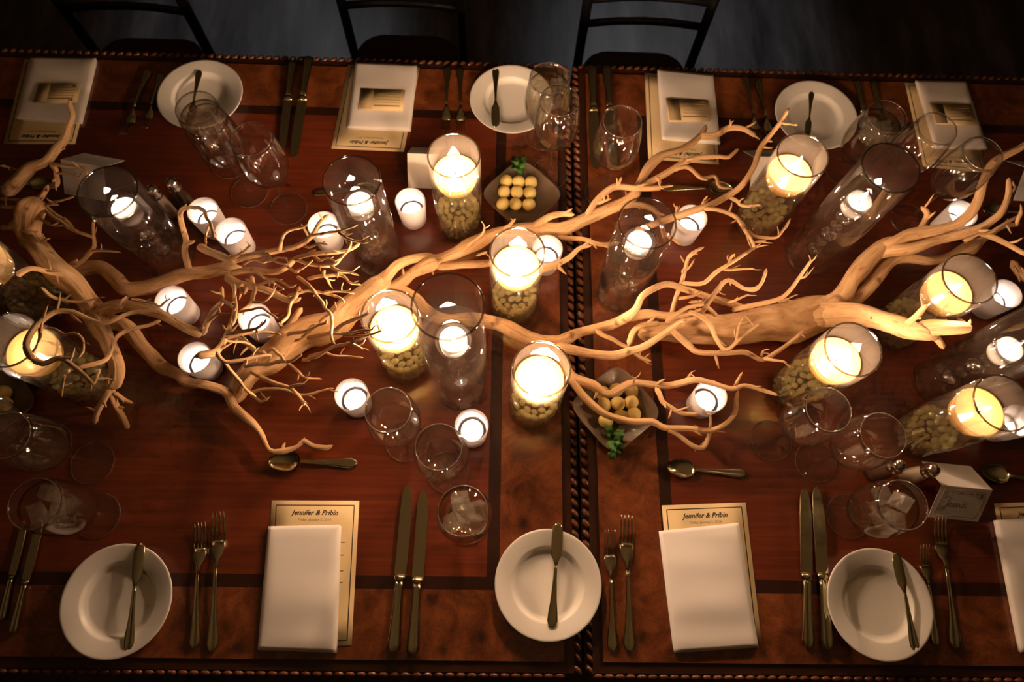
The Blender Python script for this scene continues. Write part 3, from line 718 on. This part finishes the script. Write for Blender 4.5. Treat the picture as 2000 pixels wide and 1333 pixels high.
def tent(bl, ang, label, name=None):
    p = at(*bl)
    t = thing('place_card', label, 'place card', (p.x, p.y, 0), ang, 'folded tent place cards')
    Wd, D, Z = 0.083, 0.046, 0.046
    def leaf(y0, y1):
        th = 0.0006; n = Vector((0, -(Z), (y1-y0))).normalized()*th if y1 > y0 else Vector((0, Z, (y0-y1))).normalized()*th
        a = [Vector((0, y0, 0.0006)), Vector((Wd, y0, 0.0006)), Vector((Wd, y1, Z)), Vector((0, y1, Z))]
        V = a+[q+n for q in a]
        return me(V, [(3, 2, 1, 0), (4, 5, 6, 7), (0, 1, 5, 4), (1, 2, 6, 5), (2, 3, 7, 6), (3, 0, 4, 7)], M_WHITE, False)
    f = part('front_face', leaf(0, D), t); part('back_face', leaf(2*D, D), t)
    if name:
        def on(u, v, off=0.0010): return Vector((u*Wd, v*D, v*Z))+Vector((0, -.7, .7))*off
        def line(pts, r): return sweep([(on(*q), r, r*.5) for q in pts], None, 5, up=Vector((0, -.7, .7)))
        e = 0.10
        part('border_line', joined([line([(e, e), (1-e, e)], .0004), line([(1-e, e), (1-e, 1-e)], .0004), line([(1-e, 1-e), (e, 1-e)], .0004), line([(e, 1-e), (e, e)], .0004)], M_TAN), f)
        S = [[(.14, .66), (.20, .70), (.27, .68), (.25, .50), (.21, .30), (.16, .24), (.13, .30), (.18, .38), (.27, .42), (.31, .46), (.345, .50), (.335, .53), (.31, .50), (.31, .41), (.345, .38), (.38, .42),
              (.405, .52), (.40, .44), (.39, .39), (.43, .40), (.46, .52), (.455, .44), (.445, .39), (.49, .41), (.51, .49), (.515, .41), (.55, .39), (.58, .46), (.60, .50), (.585, .53), (.565, .49), (.57, .41), (.61, .38), (.65, .42)], [(.515, .60), (.522, .60)]]
        part('lettering', joined([line(s, .0005) for s in S], M_GREYINK), f, label='handwritten name in ink')
        orn = [[(.40, .80), (.44, .84), (.47, .80)], [(.60, .84), (.68, .82)], [(.72, .82), (.78, .84)], [(.84, .86), (.85, .74), (.83, .68)], [(.86, .84), (.865, .72)]]
        part('ornament', joined([line(s, .0008) for s in orn], M_GREYINK), f)
tent((1811.5, 1010), radians(-4.8), 'white tent place card with a handwritten name, front right', True)
b0, b1 = at(179, 299.5), at(255, 322)
tent((127, 379), atan2(b1.y-b0.y, b1.x-b0.x)*0.6, 'blank side of a white tent place card at the left behind the hurricane')
tent((797, 367), radians(-1), 'blank side of a white tent place card beside the far candle vase')
tent((1463, 373), radians(3), 'blank side of a white tent place card behind the back right vase')
tent((1978, 392), radians(-3), 'blank side of a white tent place card at the right picture edge')

# ------------------------------------------------------------------ shakers
def shaker(base, label, fill):
    p = at(*base)
    t = thing('shaker', label, 'shaker', (p.x, p.y, 0.0006), 0, 'salt and pepper shakers')
    part('body', cached('sh_body', lambda: lathe([(0.0003, 0), (0.0150, 0), (0.0160, .002), (0.0150, .03), (0.0125, .062), (0.0115, .068), (0.0105, .068), (0.0112, .06), (0.0138, .03), (0.0145, .006), (0.0003, .005)], M_STEM, 12, smooth=False)), t)
    part('contents', lathe([(0.0003, .0055), (0.0135, .0065), (0.0128, .03), (0.0108, .055), (0.0003, .056)], fill, 16), t)
    cap = part('cap', cached('sh_cap', lambda: lathe([(0.0118, .066), (0.0130, .068), (0.0130, .073), (0.0112, .075), (0.0112, .080), (0.0100, .086), (0.0065, .091), (0.0003, .0925)], M_CHROME, 24)), t)
shaker((337, 419), 'silver-capped salt shaker beside the left hurricane', M_SALT)
shaker((373, 405), 'silver-capped pepper shaker beside a frosted cup at left', M_PEPPER)
shaker((1703, 926), 'silver-capped pepper shaker by the near right wine glass', M_PEPPER)
shaker((1765, 934), 'silver-capped salt shaker beside the name card', M_SALT)

# ------------------------------------------------------------------ butter dishes
def dish_mesh():
    V, F = [], []; n = 48
    prof = [(0.0, .0030), (0.55, .0030), (0.66, .0050), (0.82, .0105), (0.97, .0165), (1.0, .0172), (0.985, .0150), (0.82, .0085), (0.66, .0025), (0.55, 0.0), (0.0, 0.0)]
    for rr, z in prof:
        for i in range(n):
            a = 2*pi*i/n; c, s = cos(a), sin(a)
            k = 1/((abs(c)**5+abs(s)**5)**(1/5))
            V.append((0.060*max(rr, .004)*k*c, 0.060*max(rr, .004)*k*s, z))
    for j in range(len(prof)-1):
        for i in range(n): F.append((j*n+i, j*n+(i+1) % n, (j+1)*n+(i+1) % n, (j+1)*n+i))
    return me(V, F, M_DISH)
def leaf_mesh():
    o = []
    for i in range(15):
        a = -pi*0.85+2*pi*0.85*i/14
        r = 0.0085*(0.62+0.38*abs(cos(a*2.6)))
        o.append((r*sin(a), 0.006+r*cos(a)))
    o.append((0, 0)); n = len(o)
    V = [(x, y, 0.002*sin(x*500)) for x, y in o]+[(x, y, 0.002*sin(x*500)+.0005) for x, y in o]
    return me(V, [tuple(range(n)), tuple(range(2*n-1, n-1, -1))]+[(i, n+i, n+(i+1) % n, (i+1) % n) for i in range(n)], M_LEAF)
def butter_dish(cpx, ang, balls, sprig, where, small=False):
    p = at(*cpx, 0.008)
    o = link('butter_dish', cached('dish', dish_mesh)); o.location = (p.x, p.y, 0.0006); o.rotation_euler = (0, 0, ang)
    tag(o, 'square smoky glass dish of butter balls '+where, 'dish', 'square butter dishes')
    for bi, q in enumerate(balls):
        b = at(*q, 0.016)
        bo = link('butter_ball', cached(('butter', len(_cache) % 3), lambda: ball(.0128, .0122, .0118, M_BUTTER, 14, 10, jit=.08)))
        bo.location = (b.x, b.y, 0.0152); bo.rotation_euler = (0, 0, random.uniform(0, 6))
        tag(bo, 'yellow butter ball, '+['back', 'middle', 'front'][bi//3]+' row '+['left', 'middle', 'right'][bi % 3]+', dish '+where, 'butter ball', 'butter balls in the dish '+where)
    if sprig:
        a, b = at(*sprig[0], .02), at(*sprig[1], .022)
        t = thing('parsley_sprig', 'green parsley sprig beside the butter balls '+where, 'parsley', (a.x, a.y, 0.014), atan2(b.y-a.y, b.x-a.x)-pi/2)
        L = (b-a).length
        part('stem', sweep_me([(Vector((0, 0, .002)), .0008, .0008), (Vector((.001, L*.5, .008)), .0008, .0008), (Vector((0, L*.8, .010)), .0006, .0006)], M_LEAF, 6), t)
        lm = cached('leaf', leaf_mesh)
        for i in range(9):
            s = (-1)**i; y = L*(0.12+0.09*i)
            lf = part('leaf', lm, t, (s*.002, y, .008+random.uniform(0, .006)))
            lf.rotation_euler = (random.uniform(-.5, .5), random.uniform(-.6, .6), -s*random.uniform(.2, 1.2)); lf.scale = (random.uniform(.8, 1.25),)*3
butter_dish((1019, 384), radians(46), [(989, 353), (1013, 355), (1037, 356), (985, 374), (1010, 375), (1035, 376), (982, 398), (1007, 398), (1033, 399)], ((1011, 342), (1014, 312)), 'at the back, left of the seam')
butter_dish((1201, 801), radians(40), [(1176, 767), (1204, 762), (1233, 764), (1180, 791), (1207, 788), (1233, 786), (1183, 822), (1212, 814), (1238, 810)], ((1197, 832), (1202, 893)), 'at the front, right of the seam')
butter_dish((-14, 786), radians(44), [(-38, 768), (-16, 767), (6, 767), (-37, 790), (-14, 790), (8, 789)], None, 'cut by the left picture edge')

# ------------------------------------------------------------------ driftwood
def catmull(pts, step):
    out = []
    n = len(pts)
    for i in range(n-1):
        p0, p1, p2, p3 = pts[max(i-1, 0)], pts[i], pts[i+1], pts[min(i+2, n-1)]
        k = max(2, int((p2[0]-p1[0]).length/step))
        for j in range(k):
            t = j/k
            h = lambda a, b, c, d: 0.5*((2*b)+(c-a)*t+(2*a-5*b+4*c-d)*t*t+(3*b-a-3*c+d)*t**3)
            out.append((h(p0[0], p1[0], p2[0], p3[0]), max(h(p0[1], p1[1], p2[1], p3[1]), 0.0006)))
    out.append((pts[-1][0], pts[-1][1]))
    return out
def wood_tube(pts, n, rough, step, seed, pointed=True):
    path = catmull(pts, step)
    V, F, UV = [], [], []
    nn = len(path); prev = None; L = 0
    Lt = sum((path[k+1][0]-path[k][0]).length for k in range(nn-1))
    for j in range(nn):
        t = (path[min(j+1, nn-1)][0]-path[max(j-1, 0)][0]).normalized()
        if prev is None:
            s = t.cross(Vector((0, 0, 1)))
            if s.length < .01: s = Vector((1, 0, 0))
        else: s = prev-t*prev.dot(t)
        s.normalize(); prev = s; u = t.cross(s)
        c, r = path[j]
        if j: L += (c-path[j-1][0]).length
        for de in (L, Lt-L):             # rounded, worn ends
            if de < r: r = r*sqrt(max(0.06, 1-(1-de/max(r, 1e-6))**2))
        wf = 16 if n > 10 else 42
        wob = Vector((noise.noise(Vector((L*wf, seed, 0))), noise.noise(Vector((L*wf, seed, 9))), noise.noise(Vector((L*wf, seed, 17)))))*r*(0.35 if n > 10 else 0.75)
        kn = 1+0.15*noise.noise(Vector((L*(24 if n > 10 else 75), seed, 5)))
        for i in range(n):
            a = 2*pi*i/n
            q = 1+rough*(0.55*sin(2*a+L*9+seed)+0.35*sin(5*a-L*12+seed*2))+rough*0.9*noise.noise(Vector((cos(a)*1.3, sin(a)*1.3, L*14+seed)))+(0.10*noise.noise(Vector((cos(a)*4.5, sin(a)*4.5, L*7+seed))) if n > 10 else 0)
            V.append(c+wob+(s*cos(a)+u*sin(a))*(r*kn*q)); UV.append((0.5+0.5*abs(1-2*i/n)+seed*0.37, L+seed))
    for j in range(nn-1):
        for i in range(n): F.append((j*n+i, j*n+(i+1) % n, (j+1)*n+(i+1) % n, (j+1)*n+i))
    F.append(tuple(range(n-1, -1, -1))); F.append(tuple(range((nn-1)*n, nn*n)))
    return V, F, path, UV
def parse(s):
    hd, body = s.split('|'); z = [float(x) for x in hd.split()]
    pts = []
    for tok in body.split():
        v = [float(x) for x in tok.split(',')]; pts.append(v)
    return z, pts
def branch(label, specs):
    """spec: 'kind r0 r1 z0 z1 | x,y[,r[,z]] ...' radius in picture pixels, heights in metres"""
    root = None
    rnd = random.Random(len(label))
    for si, sp in enumerate(specs):
        kind, rest = sp.split(' ', 1)
        (r0, r1, z0, z1), pts = parse(rest)
        P3 = []
        for i, v in enumerate(pts):
            f = i/(len(pts)-1)
            z = v[3] if len(v) > 3 else z0+(z1-z0)*f
            if kind == 'twig' and 0.13 < z < 0.225 and v[0] < 760: z = 0.13+(z-0.13)*1.5
            r = (v[2] if len(v) > 2 else r0+(r1-r0)*f)*mpp(v[0], v[1], z)
            z = max(z, r*0.92)
            P3.append((at(v[0], v[1], z), r))
        if root is None:
            c = P3[len(P3)//2][0]; root = thing('driftwood_branch', label, 'branch', (c.x, c.y, 0), 0, 'driftwood branches'); og = Vector((c.x, c.y, 0))
        big = kind == 'trunk'
        n, rough, step = (32, 0.20, 0.006) if big else ((16, 0.15, 0.006) if kind == 'limb' else (7, 0.10, 0.006))
        V, F, path, UV = wood_tube(P3, n, rough, step, si*3.7+len(label))
        pcs = [(V, F)]; UVS = list(UV)
        # short broken stubs and side twiglets
        k = {'trunk': 5, 'limb': 3, 'twig': 2}[kind]
        for _ in range(k):
            j = rnd.randrange(len(path)//4, len(path))
            c, r = path[min(j, len(path)-2)]
            t = (path[min(j+1, len(path)-1)][0]-path[max(j-1, 0)][0]).normalized()
            dvec = (t*0.7+Vector((rnd.uniform(-1, 1), rnd.uniform(-1, 1), rnd.uniform(-.1, .8)))).normalized()
            ln = rnd.uniform(.010, .022) if kind == 'twig' else rnd.uniform(.012, .03)
            rr = min(r*0.55, 0.0034) if kind != 'twig' else r*0.6
            mid = c+dvec*ln*.5+Vector((rnd.uniform(-1, 1), rnd.uniform(-1, 1), 0))*.002
            v2, f2, _p, uv2 = wood_tube([(c, rr), (mid, rr*.85), (c+dvec*ln, rr*.55)], 6, .1, .006, rnd.uniform(0, 9))
            pcs.append((v2, f2)); UVS += uv2
        pcs = [([p-og for p in v], f) for v, f in pcs]
        md = joined(pcs, M_DRIFT)
        ul = md.uv_layers.new(name='grain'); lv = [0]*len(md.loops); md.loops.foreach_get('vertex_index', lv)
        ul.data.foreach_set('uv', [c_ for k_ in lv for c_ in UVS[k_]])
        part({'trunk': 'trunk', 'limb': 'limb', 'twig': 'twig'}[kind], md, root)
    return root

LEFT = """trunk 22 12 .03 .06|69,385,20,.10 60,425,22,.08 58,462,20,.06 81,498,20,.10 115,532,24,.10 145,559,23,.09 172,589,21,.07 189,616,22 196,643,16,.07 216,677,13,.10 226,721,13,.10 216,758,15,.07
limb 6 5 .075 .04|216,758 200,785 190,805 184,829
limb 7 5 .06 .012|216,758 224,788 238,812 250,839
twig 5 3 .06 .02|222,768 240,779 260,788
limb 14 12 .05 .07|128,535 162,525 196,525 226,548 246,565 287,562 327,548 365,535 405,532 439,525 473,528,9
limb 15 9 .06 .115|189,616 223,602 256,599 294,606 331,623 365,643 392,653
limb 14 5 .05 .018|190,628 236,633,13 263,653 287,687,12 311,714 348,731,11 365,748 405,754,9 442,768 456,795,9 483,819 494,828 510,848,6 526,880,5 554,882 582,872,4 594,862 610,872 638,876 650,870,2
limb 14 3 .05 .16|7,381 34,354 61,327 88,317,9 108,297,8 128,273,7 132,250,5.5 142,226,5 137,202,4 138,192,3
twig 4 3 .09 .10|100,319 108,322 135,326 162,329 172,345
twig 6 5 .09 .06|97,319 108,330 110,341 108,361 92,366
twig 3 2 .08 .08|110,338 135,341 155,348 160,335
limb 10 4 .06 .10|20,447 30,440 51,419 64,402 84,381 94,361
twig 4 3 .07 .08|0,388 34,392 61,392 81,381
twig 4 3 .07 .08|0,402 27,405 60,403
twig 4 2 .08 .10|66,403 90,401 115,400
twig 4 2 .08 .10|60,415 80,428 98,439 124,442
twig 4 3 .08 .12|78,403 100,420 142,449 148,452 182,464
twig 5 4 .06 .07|0,446 20,444 36,436
twig 3 2 .09 .10|95,400 105,395 145,385
twig 3 2 .08 .06|0,324 17,327 22,337
limb 5 3 .07 .12|40,447 67,467 79,473 86,490 94,505
twig 3 2 .11 .12|79,473 88,468 98,466
limb 6 4 .19 .12|34,538 50,528 67,525 101,533 128,538
limb 5 3 .08 .12|118,532 152,515 175,494 184,481 182,454 182,430
twig 3 2 .10 .11|178,491 205,490 230,493
twig 3 3 .11 .11|182,463 148,451 135,437 101,413 88,400
twig 4 2 .15 .12|81,562 101,579 135,589 165,588 196,582
twig 7 3 .07 .10|117,540 138,519 152,506
limb 6 4 .09 .16|371,527 361,491 363,471 354,440 351,417 360,407 370,407
twig 4 3 .11 .13|363,480 372,476 381,470
twig 4 3 .16 .22|372,405 395,410 410,437 419,464
twig 3 2 .19 .20|409,437 402,457 403,479
limb 9 7 .10 .13|388,481 400,490 422,498 440,505 460,515
twig 6 3 .09 .15|223,603 235,598 243,588 250,577
twig 3 2 .12 .16|256,584 275,586 297,592 311,599 322,590 334,582
limb 6 4 .27 .20|64,704 51,677 64,646 84,626 111,609 145,611 169,623 203,633 236,619 257,611 304,609 330,622
limb 6 3 .27 .25|60,701 84,711 118,700 145,717 169,738 182,751 188,736 196,721
twig 3 2 .25 .24|182,743 200,740 219,741
limb 4 3 .25 .14|150,718 203,704 219,680 230,657 257,643 290,636 314,626
twig 3 2 .25 .16|135,721 125,741 122,757 121,771
twig 3 2 .25 .25|88,641 108,643 128,655 145,650 160,662 163,687 150,702
twig 3 2 .265 .265|84,626 80,650 76,665
limb 8 4 .22 .16|381,697 405,694 422,687 439,660 456,619 459,600
twig 5 3 .20 .18|422,687 439,707 473,704 500,697 530,694
twig 4 3 .19 .17|439,660 468,655 500,650 540,652
limb 7 4 .09 .20|394,652 400,645 402,636 415,609 428,596 435,589 434,560
twig 4 2 .16 .20|432,585 445,592 459,602 461,590 459,572
twig 4 2 .14 .17|404,630 425,615 450,613
twig 3 2 .17 .14|430,662 455,668 479,670 500,680
twig 4 3 .19 .15|432,700 439,711 456,731 479,758 500,775
limb 7 4 .09 .20|440,518 450,511 484,501 534,491 578,481 609,461 625,437 642,420
twig 4 2 .18 .22|609,461 630,457 659,452 680,446 700,439
twig 3 2 .20 .21|659,452 675,464 693,471 720,474
twig 4 2 .15 .19|545,490 548,481 551,464 561,452 592,444 602,436
limb 7 3 .09 .19|450,535 490,528 534,532 561,521 578,505 612,496 652,494 683,488 703,476
twig 4 2 .14 .18|575,510 609,518 652,518 669,501 683,484 686,470
twig 4 2 .16 .17|645,518 666,532 685,533 701,538
twig 4 2 .15 .13|635,528 632,538 639,545 647,562
twig 4 2 .13 .16|600,545 620,541 666,538 683,552 706,557
twig 4 2 .12 .15|560,580 578,575 598,569 629,572 666,582 672,592
twig 3 2 .14 .16|629,572 652,569 675,570 693,574
twig 4 3 .12 .22|580,540 595,552 615,572 632,599 646,616 648,635 647,653 652,670
limb 8 4 .07 .12|440,540 467,555 517,565 551,582 575,589 588,582
twig 4 3 .12 .17|585,560 578,580 568,592 561,619 548,632
twig 5 3 .10 .18|490,540 497,569 490,592 470,609 455,625
twig 3 2 .17 .18|492,590 505,592 517,589 528,579 540,560
twig 3 2 .17 .20|465,610 490,606 511,602 531,616 545,625
twig 4 2 .18 .21|440,655 460,650 484,646 500,643 510,636 517,630 520,623
twig 2.5 2 .20 .20|500,643 506,652
twig 4 3 .15 .19|455,556 457,575 460,616 452,636
twig 3 2 .13 .18|560,520 575,530 590,525 612,508
twig 3 2 .12 .17|470,520 495,508 520,512 545,503 562,506
twig 3 2 .12 .16|500,530 520,545 545,548 565,560 580,556
twig 3 2 .11 .16|480,545 500,556 530,552 555,566
twig 3 2 .13 .18|610,497 625,508 640,505 655,512
twig 3 2 .13 .18|520,494 530,505 545,515 560,516
twig 3 2 .10 .15|455,520 462,500 478,490 490,478
twig 3 2 .14 .18|590,480 605,483 622,476 640,478
"""
CENTRE = """trunk 20 12 .03 .06|455,788,13,.02 470,757,20,.025 486,731,23 517,700,29 561,677,33 602,650,31 652,630,26 686,602,23 720,575,20 742,558,17 762,543,9
limb 16 12 .04 .06|700,590,14,.05 735,562,16,.055 758,535,11,.07 774,517,10,.07 796,508,10,.065 815,505,10,.06 835,508 855,511 889,498,12 923,478 963,457,12 1000,454 1040,452 1068,449 1095,447 1139,432,11 1186,411,11 1230,390,10 1247,365,9 1264,331,9 1291,307,8 1328,294,6 1355,277,6 1369,263,5 1379,245,4
limb 12 11 .04 .06|705,592,12,.04 737,566,13 765,560,11 788,548,12 804,535,11 838,521,13 858,514,12
limb 8 7 .05 .05|850,520 880,521 906,518 956,513 985,505
twig 4 2 .08 .12|912,482 930,468 943,455 947,440
twig 3 2 .07 .03|840,516 843,525 847,538
twig 3 2 .07 .10|930,500 940,496 952,492
limb 12 11 .04 .06|700,600 740,572 775,566 813,586,12 828,605,13 852,620 876,625 914,622 960,630,13 994,643,14,.06 1034,660,12 1060,668 1080,669 1095,669,12 1125,653,10 1159,643,9 1200,633,10 1230,619,10,.09 1244,602,8,.11 1254,579,6.5,.12 1281,562,6,.12 1308,555,6,.11 1338,565,6,.10 1379,579,6 1422,592,6 1456,602,5 1490,612,4
limb 9 6 .06 .09|1225,621 1260,614 1300,618 1335,615 1356,610
limb 10 4 .06 .10|1088,676 1102,680 1152,691 1200,695 1227,687 1254,680 1288,660 1321,636 1338,623
twig 5 4 .07 .05|1163,645 1185,658 1207,670 1237,687 1255,700 1271,706
twig 4 2 .05 .05|1240,690 1252,700 1260,704
limb 7 6 .07 .08|1227,676 1233,660 1240,646 1260,635 1290,632
limb 11 4 .05 .05|1084,676 1098,700 1117,736,9 1159,754,9 1186,771,7 1210,760 1240,748,7 1304,754,7 1355,741,6.5,.08 1389,748,6,.085 1429,761,5,.085 1456,754,4.5,.085 1497,765,4,.09 1520,773,2.5,.10
limb 8 4 .05 .05|1112,730 1120,745 1139,771 1169,802,7 1193,815 1237,825,6.5 1274,825 1298,836 1342,838 1386,842,5 1418,828,4.5 1436,804 1438,780 1442,763,3
limb 5 4 .05 .03|1302,838 1322,848 1350,870 1372,876 1382,860 1388,840
limb 5 4 .06 .06|1280,757 1288,770 1294,785 1312,798 1331,808 1365,810
twig 4 2 .06 .10|1434,760 1440,745 1450,727
twig 3 2 .06 .09|1340,745 1346,735 1352,726
twig 3 2 .06 .09|1385,840 1388,825 1388,808
twig 3 2 .06 .08|1236,752 1240,742 1241,737
limb 7 4 .06 .08|1366,265 1399,263 1423,250 1450,251 1477,267
twig 3 2 .08 .10|1420,252 1425,244 1428,237
limb 7 3 .06 .09|1255,368 1267,358 1301,338 1348,311 1380,306 1406,305 1423,307 1443,290
twig 5 3 .07 .07|1315,333 1333,327 1345,327 1372,348 1396,344 1406,365 1429,368
twig 5 3 .07 .08|1281,345 1290,358
limb 7 5 .06 .07|1145,425 1152,410 1169,388 1200,366 1237,368 1270,367 1294,366
twig 4 2 .07 .08|1205,366 1210,356 1214,346
twig 4 2 .07 .08|1165,398 1180,393 1194,388
limb 8 3 .05 .14|1240,452 1264,444,7,.06 1318,424,7,.085 1382,402,6,.09 1423,381 1450,358 1473,324 1487,287 1511,256 1531,229 1541,211
twig 3 2 .13 .14|1526,238 1536,242 1548,241
twig 4 2 .12 .17|1425,384 1440,394 1450,402 1487,402
limb 5 3 .09 .12|1372,408 1399,410 1436,424 1456,451 1470,474 1473,488
twig 4 2 .10 .13|1445,432 1465,455 1484,464 1514,464 1534,444 1544,427
twig 3 2 .11 .12|1470,474 1484,472 1497,471
twig 3 2 .07 .10|1320,424 1323,412 1322,402
twig 3 2 .07 .10|1370,404 1376,392 1382,383
limb 7 4 .05 .06|1215,402 1240,400 1260,403 1281,413 1291,440 1298,467
twig 4 3 .06 .06|1294,452 1315,468 1331,478
limb 6 4 .05 .05|1085,455 1098,464 1139,467 1173,478 1210,474
limb 7 3 .075 .085|1050,528 1065,525 1109,505 1132,485 1155,480
twig 4 3 .08 .08|1085,518 1095,525 1100,530
limb 7 5 .06 .08|1040,447 1060,432 1078,422 1100,418 1122,420
twig 5 2 .06 .09|985,450 996,440 1007,427
limb 5 3 .08 .24|600,660 646,650 673,633,4,.2 706,619,3,.245 722,612,2.5,.255
twig 4 2 .2 .26|646,652 686,650 730,643
twig 3 2 .225 .26|669,656 700,656 720,655 747,646
twig 4 2 .08 .24|590,705 619,697 652,677 686,670,3,.21 717,658,2,.24
twig 3 2 .17 .17|686,671 700,677 710,683
twig 3 2 .09 .14|600,698 630,690 652,694 710,699
twig 5 3 .08 .15|477,715 500,712 524,711 568,704 590,692
limb 5 3 .06 .12|490,725 504,734 534,748 565,758 585,775 595,793
twig 3 2 .10 .12|562,757 580,752 595,751
twig 4 2 .05 .10|484,768 517,761 558,763 592,773 625,765 652,759
twig 3 2 .06 .07|487,770 511,785 528,775
twig 4 2 .08 .10|560,712 580,725 595,738 629,741
twig 4 3 .08 .14|520,690 531,683 548,695 558,707
twig 4 3 .08 .15|560,655 580,650 602,646 625,635 640,628
limb 6 4 .06 .11|450,660 477,667 500,687 520,690
twig 3 2 .07 .12|620,640 632,622 648,612 660,600
twig 3 2 .07 .12|575,668 595,655 605,640 618,633
limb 9 6 .05 .08|548,668 558,645 575,620 590,602
"""
RIGHT = """trunk 20 30 .03 .05|1247,655,12,.03 1262,652,17,.03 1300,649,20 1350,645,26 1400,644,29 1450,640,30 1500,634,32 1560,622,35 1600,611,30 1632,600,22 1650,592,10
limb 18 12 .06 .07|1570,618,26,.05 1612,606,24,.06 1648,575,17,.065 1672,535,15 1694,508,15 1722,486,15 1747,478,14,.07 1770,470,8
limb 16 10 .04 .03|1620,604,18,.04 1655,575,16,.03 1685,540,17,.028 1712,512,15,.028 1740,494,9,.04
limb 18 14 .05 .06|1590,614,24,.05 1630,603,18,.05 1670,586,13,.055 1700,560,12,.06 1722,528,12 1745,508,12 1774,503,12 1815,508,9 1855,501,8 1890,484 1923,467,6 1956,444,5 1993,437,4
limb 17 8 .06 .16|1700,502,10,.06 1722,488,13 1747,478,14 1788,459,13 1856,446,10 1890,423,9 1910,389,8 1919,360,8 1935,326,8 1958,306,8 1991,288,7 2020,270,6
limb 12 5 .07 .14|1712,500,9,.06 1745,488,12 1788,484,11 1848,464,10 1906,450,9 1940,430,8 1958,414,7 1971,383,6 1971,347,4
limb 7 4 .07 .10|1790,462 1803,440 1811,418 1799,404
twig 5 3 .12 .12|1968,400 1976,380 1984,362
limb 6 5 .10 .12|1900,452 1932,461 1965,476 1996,492 2020,500
twig 5 3 .10 .12|1880,470 1910,458 1940,452 1975,430 1998,420
twig 4 3 .12 .14|1985,440 1992,425 1996,405
limb 22 5 .06 .13|1540,624,22,.04 1590,618,25,.05 1640,614,23,.075 1686,616,20,.09 1737,630,19,.125 1771,643,18,.14 1804,650,14,.145 1828,660,9 1843,682,5
limb 6 4 .16 .245|1770,632 1788,619 1800,607 1811,596
limb 14 8 .14 .16|1790,648 1815,640,14,.15 1872,640,13,.165 1893,638,9,.16
limb 5 3 .07 .16|1312,615 1321,579 1331,552 1338,525 1345,501 1360,490 1375,483
twig 4 2 .13 .17|1345,503 1355,495 1362,488
limb 4 3 .11 .16|1331,552 1350,554 1375,552 1399,532 1433,511 1473,484
twig 3 2 .13 .15|1410,526 1423,528 1450,526 1473,525
twig 3 2 .13 .15|1420,520 1428,502 1436,496
limb 5 3 .07 .14|1360,622 1369,613 1399,569 1423,548 1456,565 1483,559 1497,525
twig 3 2 .11 .13|1455,565 1470,570 1485,562
twig 4 2 .08 .11|1321,584 1350,580 1372,569
twig 3 2 .09 .11|1420,592 1433,589 1448,582 1463,575
limb 5 3 .09 .10|1345,612 1355,613 1385,633 1399,663 1419,684 1450,657 1483,633
twig 3 2 .09 .12|1435,675 1440,650 1444,632
limb 7 4 .08 .07|1312,640 1321,650 1348,677 1365,689 1412,692 1456,689 1487,702 1517,687 1551,663 1568,646
twig 4 2 .10 .13|1490,700 1510,704 1538,709
twig 3 2 .07 .09|1487,700 1488,690 1492,684
limb 5 3 .07 .14|1430,606 1450,602 1517,586 1541,569 1561,542 1585,508
twig 4 2 .08 .09|1517,586 1530,588 1543,582
twig 3 2 .11 .12|1561,545 1570,543 1576,541
limb 5 3 .08 .10|1400,620 1380,600 1360,590 1345,592
limb 5 4 .08 .10|1300,630 1320,615 1345,600 1375,595
twig 4 2 .08 .10|1385,590 1395,575 1410,565
limb 9 6 .05 .06|1975,510 1985,525 1996,540 2015,550
"""
branch('pale driftwood branch on the left, curving limbs ending in a bush of dark twigs', [l for l in LEFT.strip().split('\n')])
branch('long pale driftwood branch across the middle, its forks spanning the table seam', [l for l in CENTRE.strip().split('\n')])
branch('thick pale driftwood branch on the right with a hollow forked trunk', [l for l in RIGHT.strip().split('\n')])
